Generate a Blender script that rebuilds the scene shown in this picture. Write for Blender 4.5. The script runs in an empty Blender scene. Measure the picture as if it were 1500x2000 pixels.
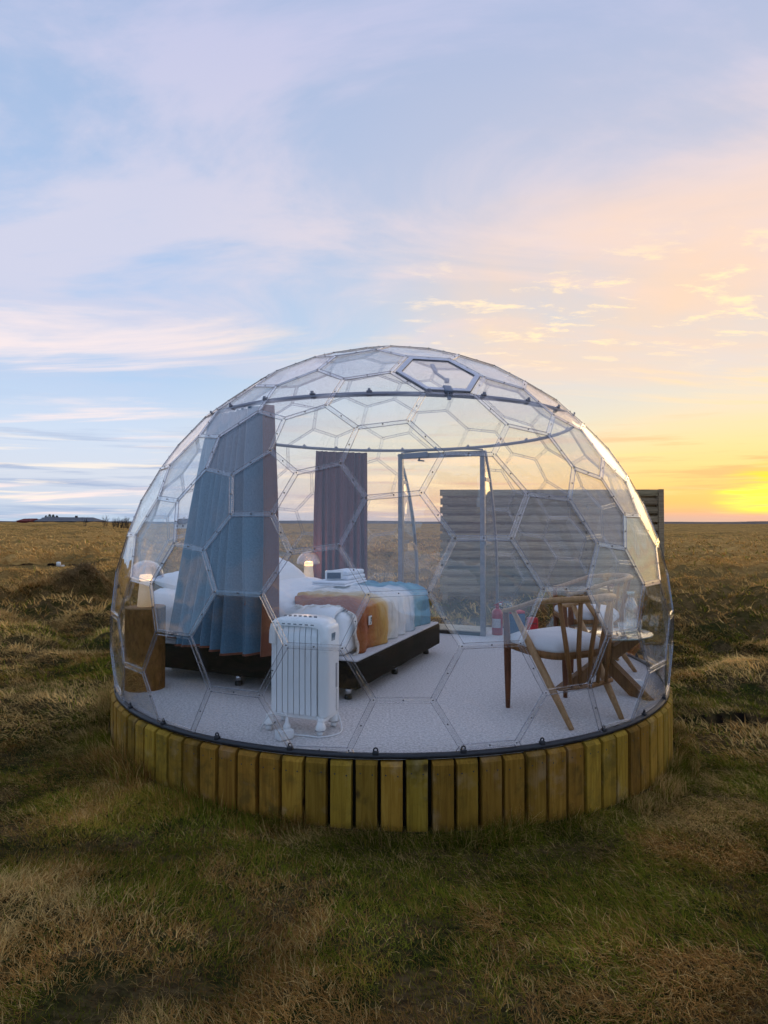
import bpy, bmesh, math, random
import numpy as np
from mathutils import Vector, Matrix

R = math.radians
random.seed(7)
rng = np.random.default_rng(11)
sc = bpy.context.scene
COL = sc.collection

# ------------------------------------------------------------------ camera
CAM_H = 1.13                       # eye above the dome floor (floor is z = 0)
cam_d = bpy.data.cameras.new('camera')
cam = bpy.data.objects.new('camera', cam_d)
COL.objects.link(cam)
cam.location = (0, 0, CAM_H)
cam.rotation_euler = (R(90) + 0.0164, 0, 0)
cam_d.sensor_fit = 'HORIZONTAL'
cam_d.sensor_width = 36.0
cam_d.lens = 36.0 * 1215.76 / 1500.0
cam_d.clip_start = 0.05
cam_d.clip_end = 20000
sc.camera = cam

# ------------------------------------------------------------------ world
SUN_AZ = R(33.0)                   # to the right of the view direction (+y)
SUN_EL = R(1.6)
SUN = Vector((math.sin(SUN_AZ) * math.cos(SUN_EL), math.cos(SUN_AZ) * math.cos(SUN_EL), math.sin(SUN_EL)))


def lin(r, g, b):
    return tuple(((c / 255.0) / 12.92 if c / 255.0 <= 0.04045 else ((c / 255.0 + 0.055) / 1.055) ** 2.4) for c in (r, g, b)) + (1.0,)


class NT:
    """small helper to write node trees"""
    def __init__(self, tree):
        self.t = tree
        self.n = tree.nodes
        self.l = tree.links

    def new(self, kind, **kw):
        n = self.n.new(kind)
        for k, v in kw.items():
            setattr(n, k, v)
        return n

    def put(self, sock, v):
        if hasattr(v, 'links') or hasattr(v, 'is_output'):
            self.l.new(v, sock)
        else:
            sock.default_value = v

    def math(self, op, a, b=None, c=None, clamp=False):
        n = self.new('ShaderNodeMath', operation=op, use_clamp=clamp)
        self.put(n.inputs[0], a)
        if b is not None:
            self.put(n.inputs[1], b)
        if c is not None:
            self.put(n.inputs[2], c)
        return n.outputs[0]

    def vmath(self, op, a, b=None):
        n = self.new('ShaderNodeVectorMath', operation=op)
        self.put(n.inputs[0], a)
        if b is not None:
            self.put(n.inputs[1], b)
        return n.outputs['Value' if op in ('DOT_PRODUCT', 'LENGTH') else 'Vector']

    def ramp(self, fac, stops, interp='LINEAR'):
        n = self.new('ShaderNodeValToRGB')
        n.color_ramp.interpolation = interp
        el = n.color_ramp.elements
        while len(el) < len(stops):
            el.new(0.5)
        for e, (p, c) in zip(el, stops):
            e.position = p
            e.color = c if len(c) == 4 else tuple(c) + (1,)
        self.put(n.inputs[0], fac)
        return n.outputs[0]

    def step(self, x, lo, hi):
        n = self.new('ShaderNodeMapRange', interpolation_type='SMOOTHSTEP')
        self.put(n.inputs[0], x)
        n.inputs[1].default_value = lo
        n.inputs[2].default_value = hi
        return n.outputs[0]

    def mix(self, fac, a, b, blend='MIX'):
        n = self.new('ShaderNodeMix', data_type='RGBA', blend_type=blend)
        self.put(n.inputs[0], fac)
        self.put(n.inputs[6], a)
        self.put(n.inputs[7], b)
        return n.outputs[2]

    def noise(self, vec, scale, detail=4.0, rough=0.5, dist=0.0, out='Fac'):
        n = self.new('ShaderNodeTexNoise')
        if vec is not None:
            self.put(n.inputs['Vector'], vec)
        n.inputs['Scale'].default_value = scale
        n.inputs['Detail'].default_value = detail
        n.inputs['Roughness'].default_value = rough
        n.inputs['Distortion'].default_value = dist
        return n.outputs[out]

    def mapping(self, vec, scale=(1, 1, 1), rot=(0, 0, 0), loc=(0, 0, 0)):
        n = self.new('ShaderNodeMapping')
        self.put(n.inputs[0], vec)
        n.inputs['Location'].default_value = loc
        n.inputs['Rotation'].default_value = rot
        n.inputs['Scale'].default_value = scale
        return n.outputs[0]


def make_world():
    w = bpy.data.worlds.new('World')
    sc.world = w
    w.use_nodes = True
    t = NT(w.node_tree)
    t.n.clear()
    out = t.new('ShaderNodeOutputWorld')
    bg = t.new('ShaderNodeBackground')
    t.l.new(bg.outputs[0], out.inputs[0])
    tc = t.new('ShaderNodeTexCoord')
    d = t.vmath('NORMALIZE', tc.outputs['Generated'])
    sep = t.new('ShaderNodeSeparateXYZ')
    t.l.new(d, sep.inputs[0])
    x, y, z = sep.outputs
    zc = t.math('MAXIMUM', z, 0.0)
    hor = t.math('SQRT', t.math('ADD', t.math('MULTIPLY', x, x), t.math('MULTIPLY', y, y)))
    hor = t.math('MAXIMUM', hor, 0.001)
    caz = t.math('DIVIDE', t.math('ADD', t.math('MULTIPLY', x, math.sin(SUN_AZ)), t.math('MULTIPLY', y, math.cos(SUN_AZ))), hor)
    warm = t.step(caz, 0.56, 1.03)
    # clear air behind the clouds
    sky = t.new('ShaderNodeTexSky', sky_type='NISHITA')
    sky.sun_disc = False
    sky.sun_elevation = SUN_EL
    sky.sun_rotation = SUN_AZ
    sky.air_density = 1.2
    sky.dust_density = 2.0
    nish = t.vmath('SCALE', sky.outputs[0])
    nish.node.inputs['Scale'].default_value = 0.10
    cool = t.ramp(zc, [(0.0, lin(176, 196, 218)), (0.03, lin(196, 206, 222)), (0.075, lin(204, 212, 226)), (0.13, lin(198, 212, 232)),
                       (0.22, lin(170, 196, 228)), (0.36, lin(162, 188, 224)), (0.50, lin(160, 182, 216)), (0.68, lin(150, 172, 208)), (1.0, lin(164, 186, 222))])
    hot = t.ramp(zc, [(0.0, lin(206, 178, 160)), (0.012, lin(216, 176, 150)), (0.03, lin(244, 190, 122)), (0.06, lin(246, 208, 140)), (0.11, lin(236, 218, 168)),
                      (0.18, lin(212, 214, 204)), (0.28, lin(196, 206, 216)), (0.42, lin(192, 194, 210)), (0.62, lin(168, 180, 210)), (1.0, lin(166, 187, 222))])
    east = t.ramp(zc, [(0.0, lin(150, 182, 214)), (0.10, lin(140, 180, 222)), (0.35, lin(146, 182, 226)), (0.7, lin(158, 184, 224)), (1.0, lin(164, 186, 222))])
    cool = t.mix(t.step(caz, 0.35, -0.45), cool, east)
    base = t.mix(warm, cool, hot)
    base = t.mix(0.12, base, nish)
    # cloud sheets laid on a plane overhead
    zz = t.math('ADD', zc, 0.10)
    inv = t.math('DIVIDE', 1.0, zz)
    pl = t.new('ShaderNodeCombineXYZ')
    t.l.new(t.math('MULTIPLY', x, inv), pl.inputs[0])
    t.l.new(t.math('MULTIPLY', y, inv), pl.inputs[1])
    P = pl.outputs[0]
    # thin lilac veil
    v1 = t.noise(t.mapping(P, (0.75, 1.5, 1), (0, 0, R(-24)), (3.1, 1.7, 0)), 1.0, 8.0, 0.58, 0.7)
    veil = t.math('MULTIPLY', t.step(v1, 0.40, 0.60), t.step(zc, 0.13, 0.34))
    veil = t.math('MULTIPLY', veil, t.math('ADD', 0.45, t.math('MULTIPLY', 0.55, t.step(caz, -0.4, 0.4))))
    vcol = t.mix(warm, lin(196, 194, 210), lin(220, 202, 200))
    vcol = t.mix(t.step(zc, 0.40, 0.66), vcol, lin(184, 184, 210))
    c = t.mix(t.math('MULTIPLY', veil, 0.8), base, vcol)
    # the broad peach sheet on the sun's side
    v2 = t.noise(t.mapping(P, (0.5, 0.8, 1), (0, 0, R(20)), (7.4, 2.2, 0)), 1.0, 6.0, 0.55, 0.6)
    pe = t.math('MULTIPLY', t.step(v2, 0.34, 0.60), t.math('MULTIPLY', t.step(caz, 0.80, 0.99), t.math('MULTIPLY', t.step(zc, 0.14, 0.30), t.step(zc, 0.62, 0.34))))
    c = t.mix(t.math('MULTIPLY', pe, 0.75), c, lin(240, 200, 160))
    # streaky bands and small bright flecks lower down
    v3 = t.noise(t.mapping(P, (0.42, 1.25, 1), (0, 0, R(8)), (1.3, 4.4, 0)), 1.1, 7.0, 0.58, 0.5)
    st = t.math('MULTIPLY', t.step(v3, 0.53, 0.68), t.step(zc, 0.50, 0.20))
    scol = t.mix(warm, lin(238, 218, 212), lin(255, 214, 150))
    c = t.mix(t.math('MULTIPLY', st, 0.80), c, scol)
    v4 = t.noise(t.mapping(P, (3.0, 6.4, 1), (0, 0, R(-14)), (0.6, 9.1, 0)), 1.4, 8.0, 0.66, 0.2)
    fl = t.math('MULTIPLY', t.math('MULTIPLY', t.step(v4, 0.52, 0.66), t.step(caz, 0.80, 0.93)), t.math('MULTIPLY', t.step(zc, 0.20, 0.28), t.step(zc, 0.42, 0.33)))
    c = t.mix(t.math('MULTIPLY', fl, 0.75), c, t.mix(warm, lin(232, 222, 226), lin(255, 226, 176)))
    # grey-blue shadowed bars close to the horizon
    lowv = t.new('ShaderNodeCombineXYZ')
    t.l.new(t.math('MULTIPLY', t.math('ARCTAN2', x, y), 2.6), lowv.inputs[0])
    t.l.new(t.math('MULTIPLY', zc, 46.0), lowv.inputs[1])
    v5 = t.noise(lowv.outputs[0], 1.0, 5.0, 0.6, 0.35)
    bar = t.math('MULTIPLY', t.step(v5, 0.50, 0.64), t.math('MULTIPLY', t.step(zc, 0.20, 0.07), t.step(zc, -0.01, 0.012)))
    bcol = t.mix(warm, lin(146, 162, 192), lin(232, 172, 126))
    c = t.mix(t.math('MULTIPLY', bar, 0.75), c, bcol)
    v6 = t.noise(t.mapping(lowv.outputs[0], (1, 1, 1), (0, 0, 0), (8.2, 3.3, 0)), 1.15, 5.0, 0.6, 0.3)
    bar2 = t.math('MULTIPLY', t.step(v6, 0.53, 0.64), t.math('MULTIPLY', t.step(zc, 0.17, 0.05), t.step(zc, 0.004, 0.02)))
    c = t.mix(t.math('MULTIPLY', bar2, 0.85), c, t.mix(warm, lin(238, 224, 208), lin(252, 216, 150)))
    # glow of the sun low behind cloud, broken into bands
    ds = t.vmath('DOT_PRODUCT', d, tuple(SUN))
    g1 = t.step(ds, 0.950, 1.0)
    c = t.mix(t.math('MULTIPLY', g1, t.math('MULTIPLY', t.math('MULTIPLY', 0.34, t.step(zc, 0.006, 0.022)), t.step(zc, 0.26, 0.02))), c, lin(255, 196, 84))
    stv = t.vmath('DOT_PRODUCT', t.vmath('NORMALIZE', t.vmath('MULTIPLY', d, (1, 1, 1.9))), tuple(Vector((SUN.x, SUN.y, SUN.z * 1.9 + 0.012)).normalized()))
    g2 = t.math('MULTIPLY', t.math('MULTIPLY', t.step(stv, 0.9945, 0.9997), t.step(zc, 0.008, 0.020)), t.math('ADD', 0.12, t.step(v6, 0.42, 0.56)), clamp=True)
    c = t.mix(g2, c, (1.15, 0.74, 0.035, 1))
    stw = t.vmath('DOT_PRODUCT', t.vmath('NORMALIZE', t.vmath('MULTIPLY', d, (1, 1, 4.0))), tuple(Vector((SUN.x, SUN.y, SUN.z * 4.0 + 0.02)).normalized()))
    core = t.math('MULTIPLY', t.math('MULTIPLY', t.step(stw, 0.9950, 0.9999), t.step(zc, 0.010, 0.020)), t.math('ADD', 0.25, t.step(v6, 0.40, 0.54)), clamp=True)
    c = t.mix(t.math('MULTIPLY', core, 0.9), c, (1.7, 1.25, 0.10, 1))
    # below the horizon: dull earth light
    c = t.mix(t.step(z, 0.0, -0.03), c, (0.10, 0.085, 0.06, 1))
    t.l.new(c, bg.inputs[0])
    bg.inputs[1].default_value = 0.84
    w.cycles.sampling_method = 'MANUAL'
    w.cycles.sample_map_resolution = 1024


make_world()

sun_d = bpy.data.lights.new('sun', 'SUN')
sun_o = bpy.data.objects.new('sun', sun_d)
COL.objects.link(sun_o)
sun_d.energy = 0.4
sun_d.angle = R(40)
sun_d.color = (1.0, 0.72, 0.40)
sun_o.rotation_euler = (-SUN).to_track_quat('-Z', 'Y').to_euler()
sun_o.location = SUN * 50

sc.view_settings.view_transform = 'Standard'
sc.view_settings.look = 'None'
sc.view_settings.exposure = 0.62
sc.view_settings.gamma = 1.0
sc.render.engine = 'CYCLES'
cy = sc.cycles
cy.max_bounces = 12
cy.use_adaptive_sampling = True
cy.adaptive_threshold = 0.025
cy.adaptive_min_samples = 12
cy.transparent_max_bounces = 40
cy.glossy_bounces = 5
cy.diffuse_bounces = 3
cy.use_denoising = True
cy.sample_clamp_indirect = 4.0
cy.caustics_reflective = False
cy.caustics_refractive = False


# ------------------------------------------------------------------ materials
M = {}


def base_mat(name):
    m = bpy.data.materials.new(name)
    m.use_nodes = True
    t = NT(m.node_tree)
    b = t.n['Principled BSDF']
    M[name] = m
    return m, t, b


def pm(name, c1, c2=None, scale=8.0, rough=0.6, metal=0.0, bump=0.0, bscale=None, stretch=(1, 1, 1), detail=5.0, sheen=0.0, spec=None, var=0.0, lo=0.35, hi=0.65, coat=0.0, gen='Object', bdist=0.01):
    m, t, b = base_mat(name)
    c1 = tuple(c1) + (1,) if len(c1) == 3 else c1
    tc = t.new('ShaderNodeTexCoord')
    vec = tc.outputs[gen]
    info = None
    if var or stretch != (1, 1, 1):
        info = t.new('ShaderNodeObjectInfo')
        off = t.vmath('SCALE', info.outputs['Random'])
        comb = t.new('ShaderNodeCombineXYZ')
        for i, k in enumerate((13.0, 37.0, 71.0)):
            t.l.new(t.math('MULTIPLY', info.outputs['Random'], k), comb.inputs[i])
        vec = t.vmath('ADD', vec, comb.outputs[0])
    mp = t.mapping(vec, stretch)
    if c2 is not None:
        c2 = tuple(c2) + (1,) if len(c2) == 3 else c2
        f = t.step(t.noise(mp, scale, detail, 0.6, 0.3), lo, hi)
        col = t.mix(f, c1, c2)
    else:
        rgb = t.new('ShaderNodeRGB')
        rgb.outputs[0].default_value = c1
        col = rgb.outputs[0]
    if var:
        h = t.new('ShaderNodeHueSaturation')
        t.l.new(col, h.inputs['Color'])
        t.l.new(t.math('ADD', 1.0 - var, t.math('MULTIPLY', info.outputs['Random'], 2 * var)), h.inputs['Value'])
        t.l.new(t.math('ADD', 0.5 - var * 0.035, t.math('MULTIPLY', t.math('FRACT', t.math('MULTIPLY', info.outputs['Random'], 7.31)), var * 0.07)), h.inputs['Hue'])
        col = h.outputs[0]
    t.put(b.inputs['Base Color'], col)
    b.inputs['Roughness'].default_value = rough
    b.inputs['Metallic'].default_value = metal
    b.inputs['Sheen Weight'].default_value = sheen
    b.inputs['Coat Weight'].default_value = coat
    b.inputs['Specular IOR Level'].default_value = spec if spec is not None else (0.12 if rough >= 0.8 else 0.5)
    if bump:
        bp = t.new('ShaderNodeBump')
        bp.inputs['Strength'].default_value = bump
        bp.inputs['Distance'].default_value = bdist
        t.l.new(t.noise(mp, bscale or scale * 2, 6.0, 0.6), bp.inputs['Height'])
        t.l.new(bp.outputs[0], b.inputs['Normal'])
    return m


def clear_mat(name, f0, veil, veilcol, tint=(1, 1, 1), rough=0.0, dust=0.0, bump=0.0):
    """clear plastic or glass: see-through, mirror by Schlick's Fresnel law, a little dull haze and dust"""
    m, t, b = base_mat(name)
    t.n.remove(b)
    out = t.n['Material Output']
    geo = t.new('ShaderNodeNewGeometry')
    cosv = t.math('ABSOLUTE', t.vmath('DOT_PRODUCT', geo.outputs['Normal'], geo.outputs['Incoming']))
    s = t.math('POWER', t.math('SUBTRACT', 1.0, cosv, clamp=True), 4.3)
    fr = t.math('ADD', f0, t.math('MULTIPLY', s, 1.0 - f0))
    fr = t.math('MINIMUM', fr, 0.92)
    tr = t.new('ShaderNodeBsdfTransparent')
    tr.inputs[0].default_value = tuple(tint) + (1,)
    gl = t.new('ShaderNodeBsdfGlossy')
    gl.inputs['Roughness'].default_value = rough
    gl.inputs['Color'].default_value = (1, 1, 1, 1)
    df = t.new('ShaderNodeBsdfDiffuse')
    df.inputs['Color'].default_value = tuple(veilcol) + (1,)
    tc = t.new('ShaderNodeTexCoord')
    if bump:
        bp = t.new('ShaderNodeBump')
        bp.inputs['Strength'].default_value = bump
        bp.inputs['Distance'].default_value = 0.02
        t.l.new(t.noise(tc.outputs['Object'], 2.6, 2.0, 0.4), bp.inputs['Height'])
        t.l.new(bp.outputs[0], gl.inputs['Normal'])
    fac = veil
    if dust:
        n1 = t.step(t.noise(tc.outputs['Object'], 3.0, 6.0, 0.7, 0.6), 0.42, 0.8)
        n2 = t.step(t.noise(tc.outputs['Object'], 60.0, 3.0, 0.6), 0.55, 0.8)
        fac = t.math('ADD', veil, t.math('MULTIPLY', dust, t.math('ADD', n1, t.math('MULTIPLY', n2, 0.6))), clamp=True)
    m1 = t.new('ShaderNodeMixShader')
    t.put(m1.inputs[0], fac)
    t.l.new(tr.outputs[0], m1.inputs[1])
    t.l.new(df.outputs[0], m1.inputs[2])
    m2 = t.new('ShaderNodeMixShader')
    t.l.new(fr, m2.inputs[0])
    t.l.new(m1.outputs[0], m2.inputs[1])
    t.l.new(gl.outputs[0], m2.inputs[2])
    t.l.new(m2.outputs[0], out.inputs[0])
    return m


clear_mat('polycarbonate', 0.060, 0.0005, (0.75, 0.75, 0.78), (0.999, 0.999, 0.999), 0.0, 0.0025, 0.7)
clear_mat('seam_film', 0.05, 0.016, (0.75, 0.76, 0.80), (0.98, 0.98, 0.985), 0.06)
clear_mat('seam_lip', 0.07, 0.15, (0.50, 0.49, 0.52), (0.80, 0.80, 0.82), 0.12)
clear_mat('glass', 0.095, 0.004, (0.8, 0.8, 0.8), (0.975, 0.985, 0.98), 0.0)
clear_mat('glass_edge', 0.08, 0.22, (0.45, 0.60, 0.55), (0.75, 0.88, 0.84), 0.02)
clear_mat('lamp_shade', 0.10, 0.03, (0.85, 0.86, 0.9), (0.9, 0.9, 0.95), 0.15)

pm('aluminium', (0.30, 0.29, 0.30), (0.24, 0.23, 0.24), 20, 0.38, 0.55)
pm('vent_metal', (0.62, 0.61, 0.66), (0.55, 0.54, 0.59), 20, 0.35, 0.2)
pm('rail_metal', (0.28, 0.27, 0.31), None, 20, 0.45, 0.5)
pm('bolt_metal', (0.10, 0.09, 0.09), None, 20, 0.5, 0.6)
pm('black_rubber', (0.012, 0.012, 0.015), (0.02, 0.02, 0.025), 30, 0.5)
pm('closer_grey', (0.20, 0.22, 0.28), None, 20, 0.45)
pm('carpet', (0.52, 0.49, 0.48), (0.80, 0.765, 0.75), 75, 0.95, 0, 0.6, 120, bdist=0.006, lo=0.36, hi=0.64, detail=8)
pm('drum_dark', (0.02, 0.015, 0.012), None, 5, 0.9)
pm('pale_board', (0.50, 0.44, 0.32), (0.38, 0.32, 0.21), 6, 0.75, 0, 0.2, 14, (9, 1, 9), var=0.1)
pm('fence_wood', (0.39, 0.285, 0.165), (0.25, 0.178, 0.098), 3.0, 0.85, 0, 0.35, 8, (1.0, 14, 14), var=0.22)
pm('bed_base', (0.008, 0.007, 0.007), (0.014, 0.012, 0.011), 160, 0.85, 0, 0.3, 300, bdist=0.003)
pm('bed_ledge', (0.58, 0.56, 0.56), (0.66, 0.64, 0.65), 50, 0.9)
pm('linen', (0.88, 0.865, 0.855), (0.91, 0.90, 0.89), 3, 0.85, 0, 0.25, 26, sheen=0.15, bdist=0.012)
pm('chrome', (0.55, 0.55, 0.56), None, 10, 0.22, 0.9)
pm('curtain_outer', (0.066, 0.140, 0.205), (0.100, 0.190, 0.262), 130, 0.92, 0, 0.4, 420, sheen=0.25, bdist=0.002)
pm('curtain_inner', (0.165, 0.060, 0.058), (0.21, 0.082, 0.075), 130, 0.92, 0, 0.4, 420, sheen=0.25, bdist=0.002)
pm('curtain_hem', (0.155, 0.052, 0.030), (0.205, 0.072, 0.040), 130, 0.92, 0, 0.4, 420, sheen=0.2, bdist=0.002)
pm('heater_white', (0.91, 0.90, 0.88), None, 5, 0.32)
pm('heater_fin', (0.88, 0.88, 0.88), None, 5, 0.38)
pm('dark_slot', (0.05, 0.05, 0.055), None, 5, 0.6)
pm('grey_mark', (0.34, 0.34, 0.35), None, 5, 0.6)
pm('white_plastic', (0.80, 0.80, 0.80), None, 5, 0.35)
pm('oak', (0.285, 0.125, 0.042), (0.185, 0.078, 0.024), 7, 0.45, 0, 0.12, 30, (9, 9, 1), spec=0.22)
pm('oak_pale', (0.47, 0.275, 0.135), (0.35, 0.185, 0.080), 7, 0.45, 0, 0.12, 30, (9, 9, 1), spec=0.22)
pm('walnut', (0.185, 0.058, 0.024), (0.105, 0.036, 0.018), 7, 0.45, 0, 0.12, 30, (9, 9, 1), spec=0.22)
pm('table_wood', (0.21, 0.098, 0.038), (0.13, 0.058, 0.022), 8, 0.5, 0, 0.15, 30, (8, 8, 1), spec=0.2)
pm('cushion', (0.72, 0.70, 0.70), (0.78, 0.76, 0.76), 120, 0.9, 0, 0.2, 300, sheen=0.2, bdist=0.002)
pm('towel', (0.80, 0.82, 0.87), (0.86, 0.87, 0.9), 90, 0.95, 0, 0.5, 260, bdist=0.003)
pm('navy', (0.014, 0.022, 0.060), None, 5, 0.35)
pm('red_paint', (0.42, 0.010, 0.020), None, 5, 0.3, coat=0.4)
pm('red_fabric', (0.55, 0.012, 0.022), (0.46, 0.010, 0.018), 8, 0.6)
pm('blue_bin', (0.020, 0.055, 0.12), (0.026, 0.066, 0.135), 6, 0.5)
pm('label_paper', (0.66, 0.60, 0.58), (0.50, 0.44, 0.44), 60, 0.7)
pm('label_print', (0.06, 0.09, 0.07), None, 5, 0.8)
pm('steel_dark', (0.05, 0.05, 0.055), None, 5, 0.4, 0.7)
pm('ceramic', (0.80, 0.78, 0.77), None, 5, 0.25)
pm('lamp_stem', (0.70, 0.64, 0.52), (0.60, 0.52, 0.38), 12, 0.4)
pm('stump_top', (0.42, 0.24, 0.10), (0.30, 0.16, 0.065), 14, 0.7, 0, 0.2, 30)
pm('house_white', (0.74, 0.73, 0.71), None, 5, 0.8)
pm('roof_dark', (0.065, 0.065, 0.075), (0.10, 0.10, 0.11), 2, 0.7)
pm('barn_wall', (0.060, 0.050, 0.050), (0.08, 0.065, 0.06), 2, 0.85)
pm('barn_red', (0.16, 0.035, 0.030), None, 2, 0.8)
pm('window_dark', (0.02, 0.022, 0.03), None, 2, 0.15)
pm('conifer', (0.012, 0.020, 0.012), (0.022, 0.032, 0.016), 1.5, 0.9)
pm('twig', (0.060, 0.042, 0.034), None, 2, 0.9)
pm('hill', (0.10, 0.085, 0.085), (0.14, 0.11, 0.095), 0.02, 0.95)
pm('drain_white', (0.78, 0.76, 0.72), None, 2, 0.6)


def bark():
    m, t, b = base_mat('stump_bark')
    tc = t.new('ShaderNodeTexCoord')
    mp = t.mapping(tc.outputs['Object'], (15, 15, 6.5))
    n = t.noise(mp, 2.2, 8, 0.65, 0.8)
    col = t.ramp(n, [(0.25, (0.070, 0.026, 0.006)), (0.5, (0.245, 0.104, 0.025)), (0.75, (0.36, 0.165, 0.046))])
    t.l.new(col, b.inputs['Base Color'])
    b.inputs['Roughness'].default_value = 0.9
    b.inputs['Specular IOR Level'].default_value = 0.1
    bp = t.new('ShaderNodeBump')
    bp.inputs['Strength'].default_value = 0.8
    bp.inputs['Distance'].default_value = 0.012
    t.l.new(n, bp.inputs['Height'])
    t.l.new(bp.outputs[0], b.inputs['Normal'])


bark()


def plank_mat():
    m, t, b = base_mat('plank_wood')
    info = t.new('ShaderNodeObjectInfo')
    rnd = info.outputs['Random']
    tc = t.new('ShaderNodeTexCoord')
    cb = t.new('ShaderNodeCombineXYZ')
    for i, k in enumerate((17.0, 53.0, 91.0)):
        t.l.new(t.math('MULTIPLY', rnd, k), cb.inputs[i])
    p0 = t.vmath('ADD', tc.outputs['Object'], cb.outputs[0])
    g = t.noise(t.mapping(p0, (26, 26, 1.6)), 1.6, 7, 0.6, 1.2)
    wear = t.noise(t.mapping(p0, (3, 3, 3)), 2.2, 6, 0.65, 0.5)
    col = t.ramp(g, [(0.2, (0.160, 0.080, 0.010)), (0.5, (0.300, 0.165, 0.019)), (0.8, (0.425, 0.255, 0.038))])
    col = t.mix(t.math('MULTIPLY', t.step(wear, 0.46, 0.70), 0.75), col, (0.105, 0.072, 0.014, 1))
    pink = t.noise(t.mapping(p0, (2, 2, 2), (0, 0, 0), (5, 9, 2)), 2.6, 5, 0.6)
    col = t.mix(t.math('MULTIPLY', t.step(pink, 0.54, 0.72), 0.5), col, (0.42, 0.285, 0.15, 1))
    # knots
    vo = t.new('ShaderNodeTexVoronoi')
    t.l.new(t.mapping(p0, (7.5, 7.5, 5.0)), vo.inputs['Vector'])
    vo.inputs['Scale'].default_value = 0.85
    kn = t.step(vo.outputs['Distance'], 0.15, 0.05)
    col = t.mix(t.math('MULTIPLY', kn, 0.85), col, (0.055, 0.030, 0.012, 1))
    h = t.new('ShaderNodeHueSaturation')
    t.l.new(col, h.inputs['Color'])
    t.l.new(t.math('ADD', 0.66, t.math('MULTIPLY', rnd, 0.62)), h.inputs['Value'])
    t.l.new(t.math('ADD', 0.484, t.math('MULTIPLY', t.math('FRACT', t.math('MULTIPLY', rnd, 9.7)), 0.026)), h.inputs['Hue'])
    t.l.new(h.outputs[0], b.inputs['Base Color'])
    b.inputs['Roughness'].default_value = 0.78
    b.inputs['Specular IOR Level'].default_value = 0.12
    bp = t.new('ShaderNodeBump')
    bp.inputs['Strength'].default_value = 0.3
    bp.inputs['Distance'].default_value = 0.006
    t.l.new(g, bp.inputs['Height'])
    t.l.new(bp.outputs[0], b.inputs['Normal'])


plank_mat()


def throw_mat():
    """woven throw: bands of dyed wool along its length (the cloth's own colours)"""
    m, t, b = base_mat('wool_throw')
    at = t.new('ShaderNodeAttribute', attribute_name='weave')
    sp = t.new('ShaderNodeSeparateXYZ')
    t.l.new(at.outputs['Vector'], sp.inputs[0])
    n = t.noise(t.mapping(at.outputs['Vector'], (6, 1.3, 1)), 3.0, 5, 0.6)
    a = t.math('ADD', sp.outputs[0], t.math('MULTIPLY', t.math('SUBTRACT', n, 0.5), 0.20))
    col = t.ramp(a, [(0.0, (0.27, 0.060, 0.014)), (0.12, (0.33, 0.085, 0.020)), (0.19, (0.44, 0.165, 0.040)), (0.27, (0.56, 0.31, 0.075)), (0.345, (0.68, 0.52, 0.30)),
                     (0.41, (0.80, 0.76, 0.70)), (0.62, (0.80, 0.78, 0.76)), (0.68, (0.52, 0.60, 0.66)), (0.74, (0.085, 0.26, 0.36)), (0.84, (0.14, 0.36, 0.45)), (1.0, (0.05, 0.18, 0.30))])
    fine = t.noise(t.mapping(at.outputs['Vector'], (160, 24, 1)), 2.0, 3, 0.6)
    col = t.mix(t.math('MULTIPLY', t.step(fine, 0.45, 0.7), 0.3), col, t.mix(0.3, col, (0.9, 0.85, 0.8, 1)))
    st = t.noise(t.mapping(at.outputs['Vector'], (46, 3.0, 1)), 1.6, 4, 0.6, 0.4)
    col = t.mix(t.math('MULTIPLY', t.step(st, 0.50, 0.66), 0.4), col, t.mix(0.5, col, (0.06, 0.035, 0.03, 1)))
    t.l.new(col, b.inputs['Base Color'])
    b.inputs['Roughness'].default_value = 0.95
    b.inputs['Sheen Weight'].default_value = 0.08
    b.inputs['Specular IOR Level'].default_value = 0.1
    bp = t.new('ShaderNodeBump')
    bp.inputs['Strength'].default_value = 0.5
    bp.inputs['Distance'].default_value = 0.004
    t.l.new(fine, bp.inputs['Height'])
    t.l.new(bp.outputs[0], b.inputs['Normal'])


throw_mat()
pm('wool_fringe', (0.72, 0.66, 0.58), (0.80, 0.75, 0.70), 30, 0.95)


def glow_mat(name, col, s):
    m, t, b = base_mat(name)
    b.inputs['Base Color'].default_value = (0.8, 0.6, 0.35, 1)
    b.inputs['Emission Color'].default_value = col + (1,)
    b.inputs['Emission Strength'].default_value = s
    return m


glow_mat('bulb_glow', (1.0, 0.62, 0.27), 1.1)
M['lamp_stem'].node_tree.nodes['Principled BSDF'].inputs['Emission Color'].default_value = (1.0, 0.66, 0.34, 1)
M['lamp_stem'].node_tree.nodes['Principled BSDF'].inputs['Emission Strength'].default_value = 0.16


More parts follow.
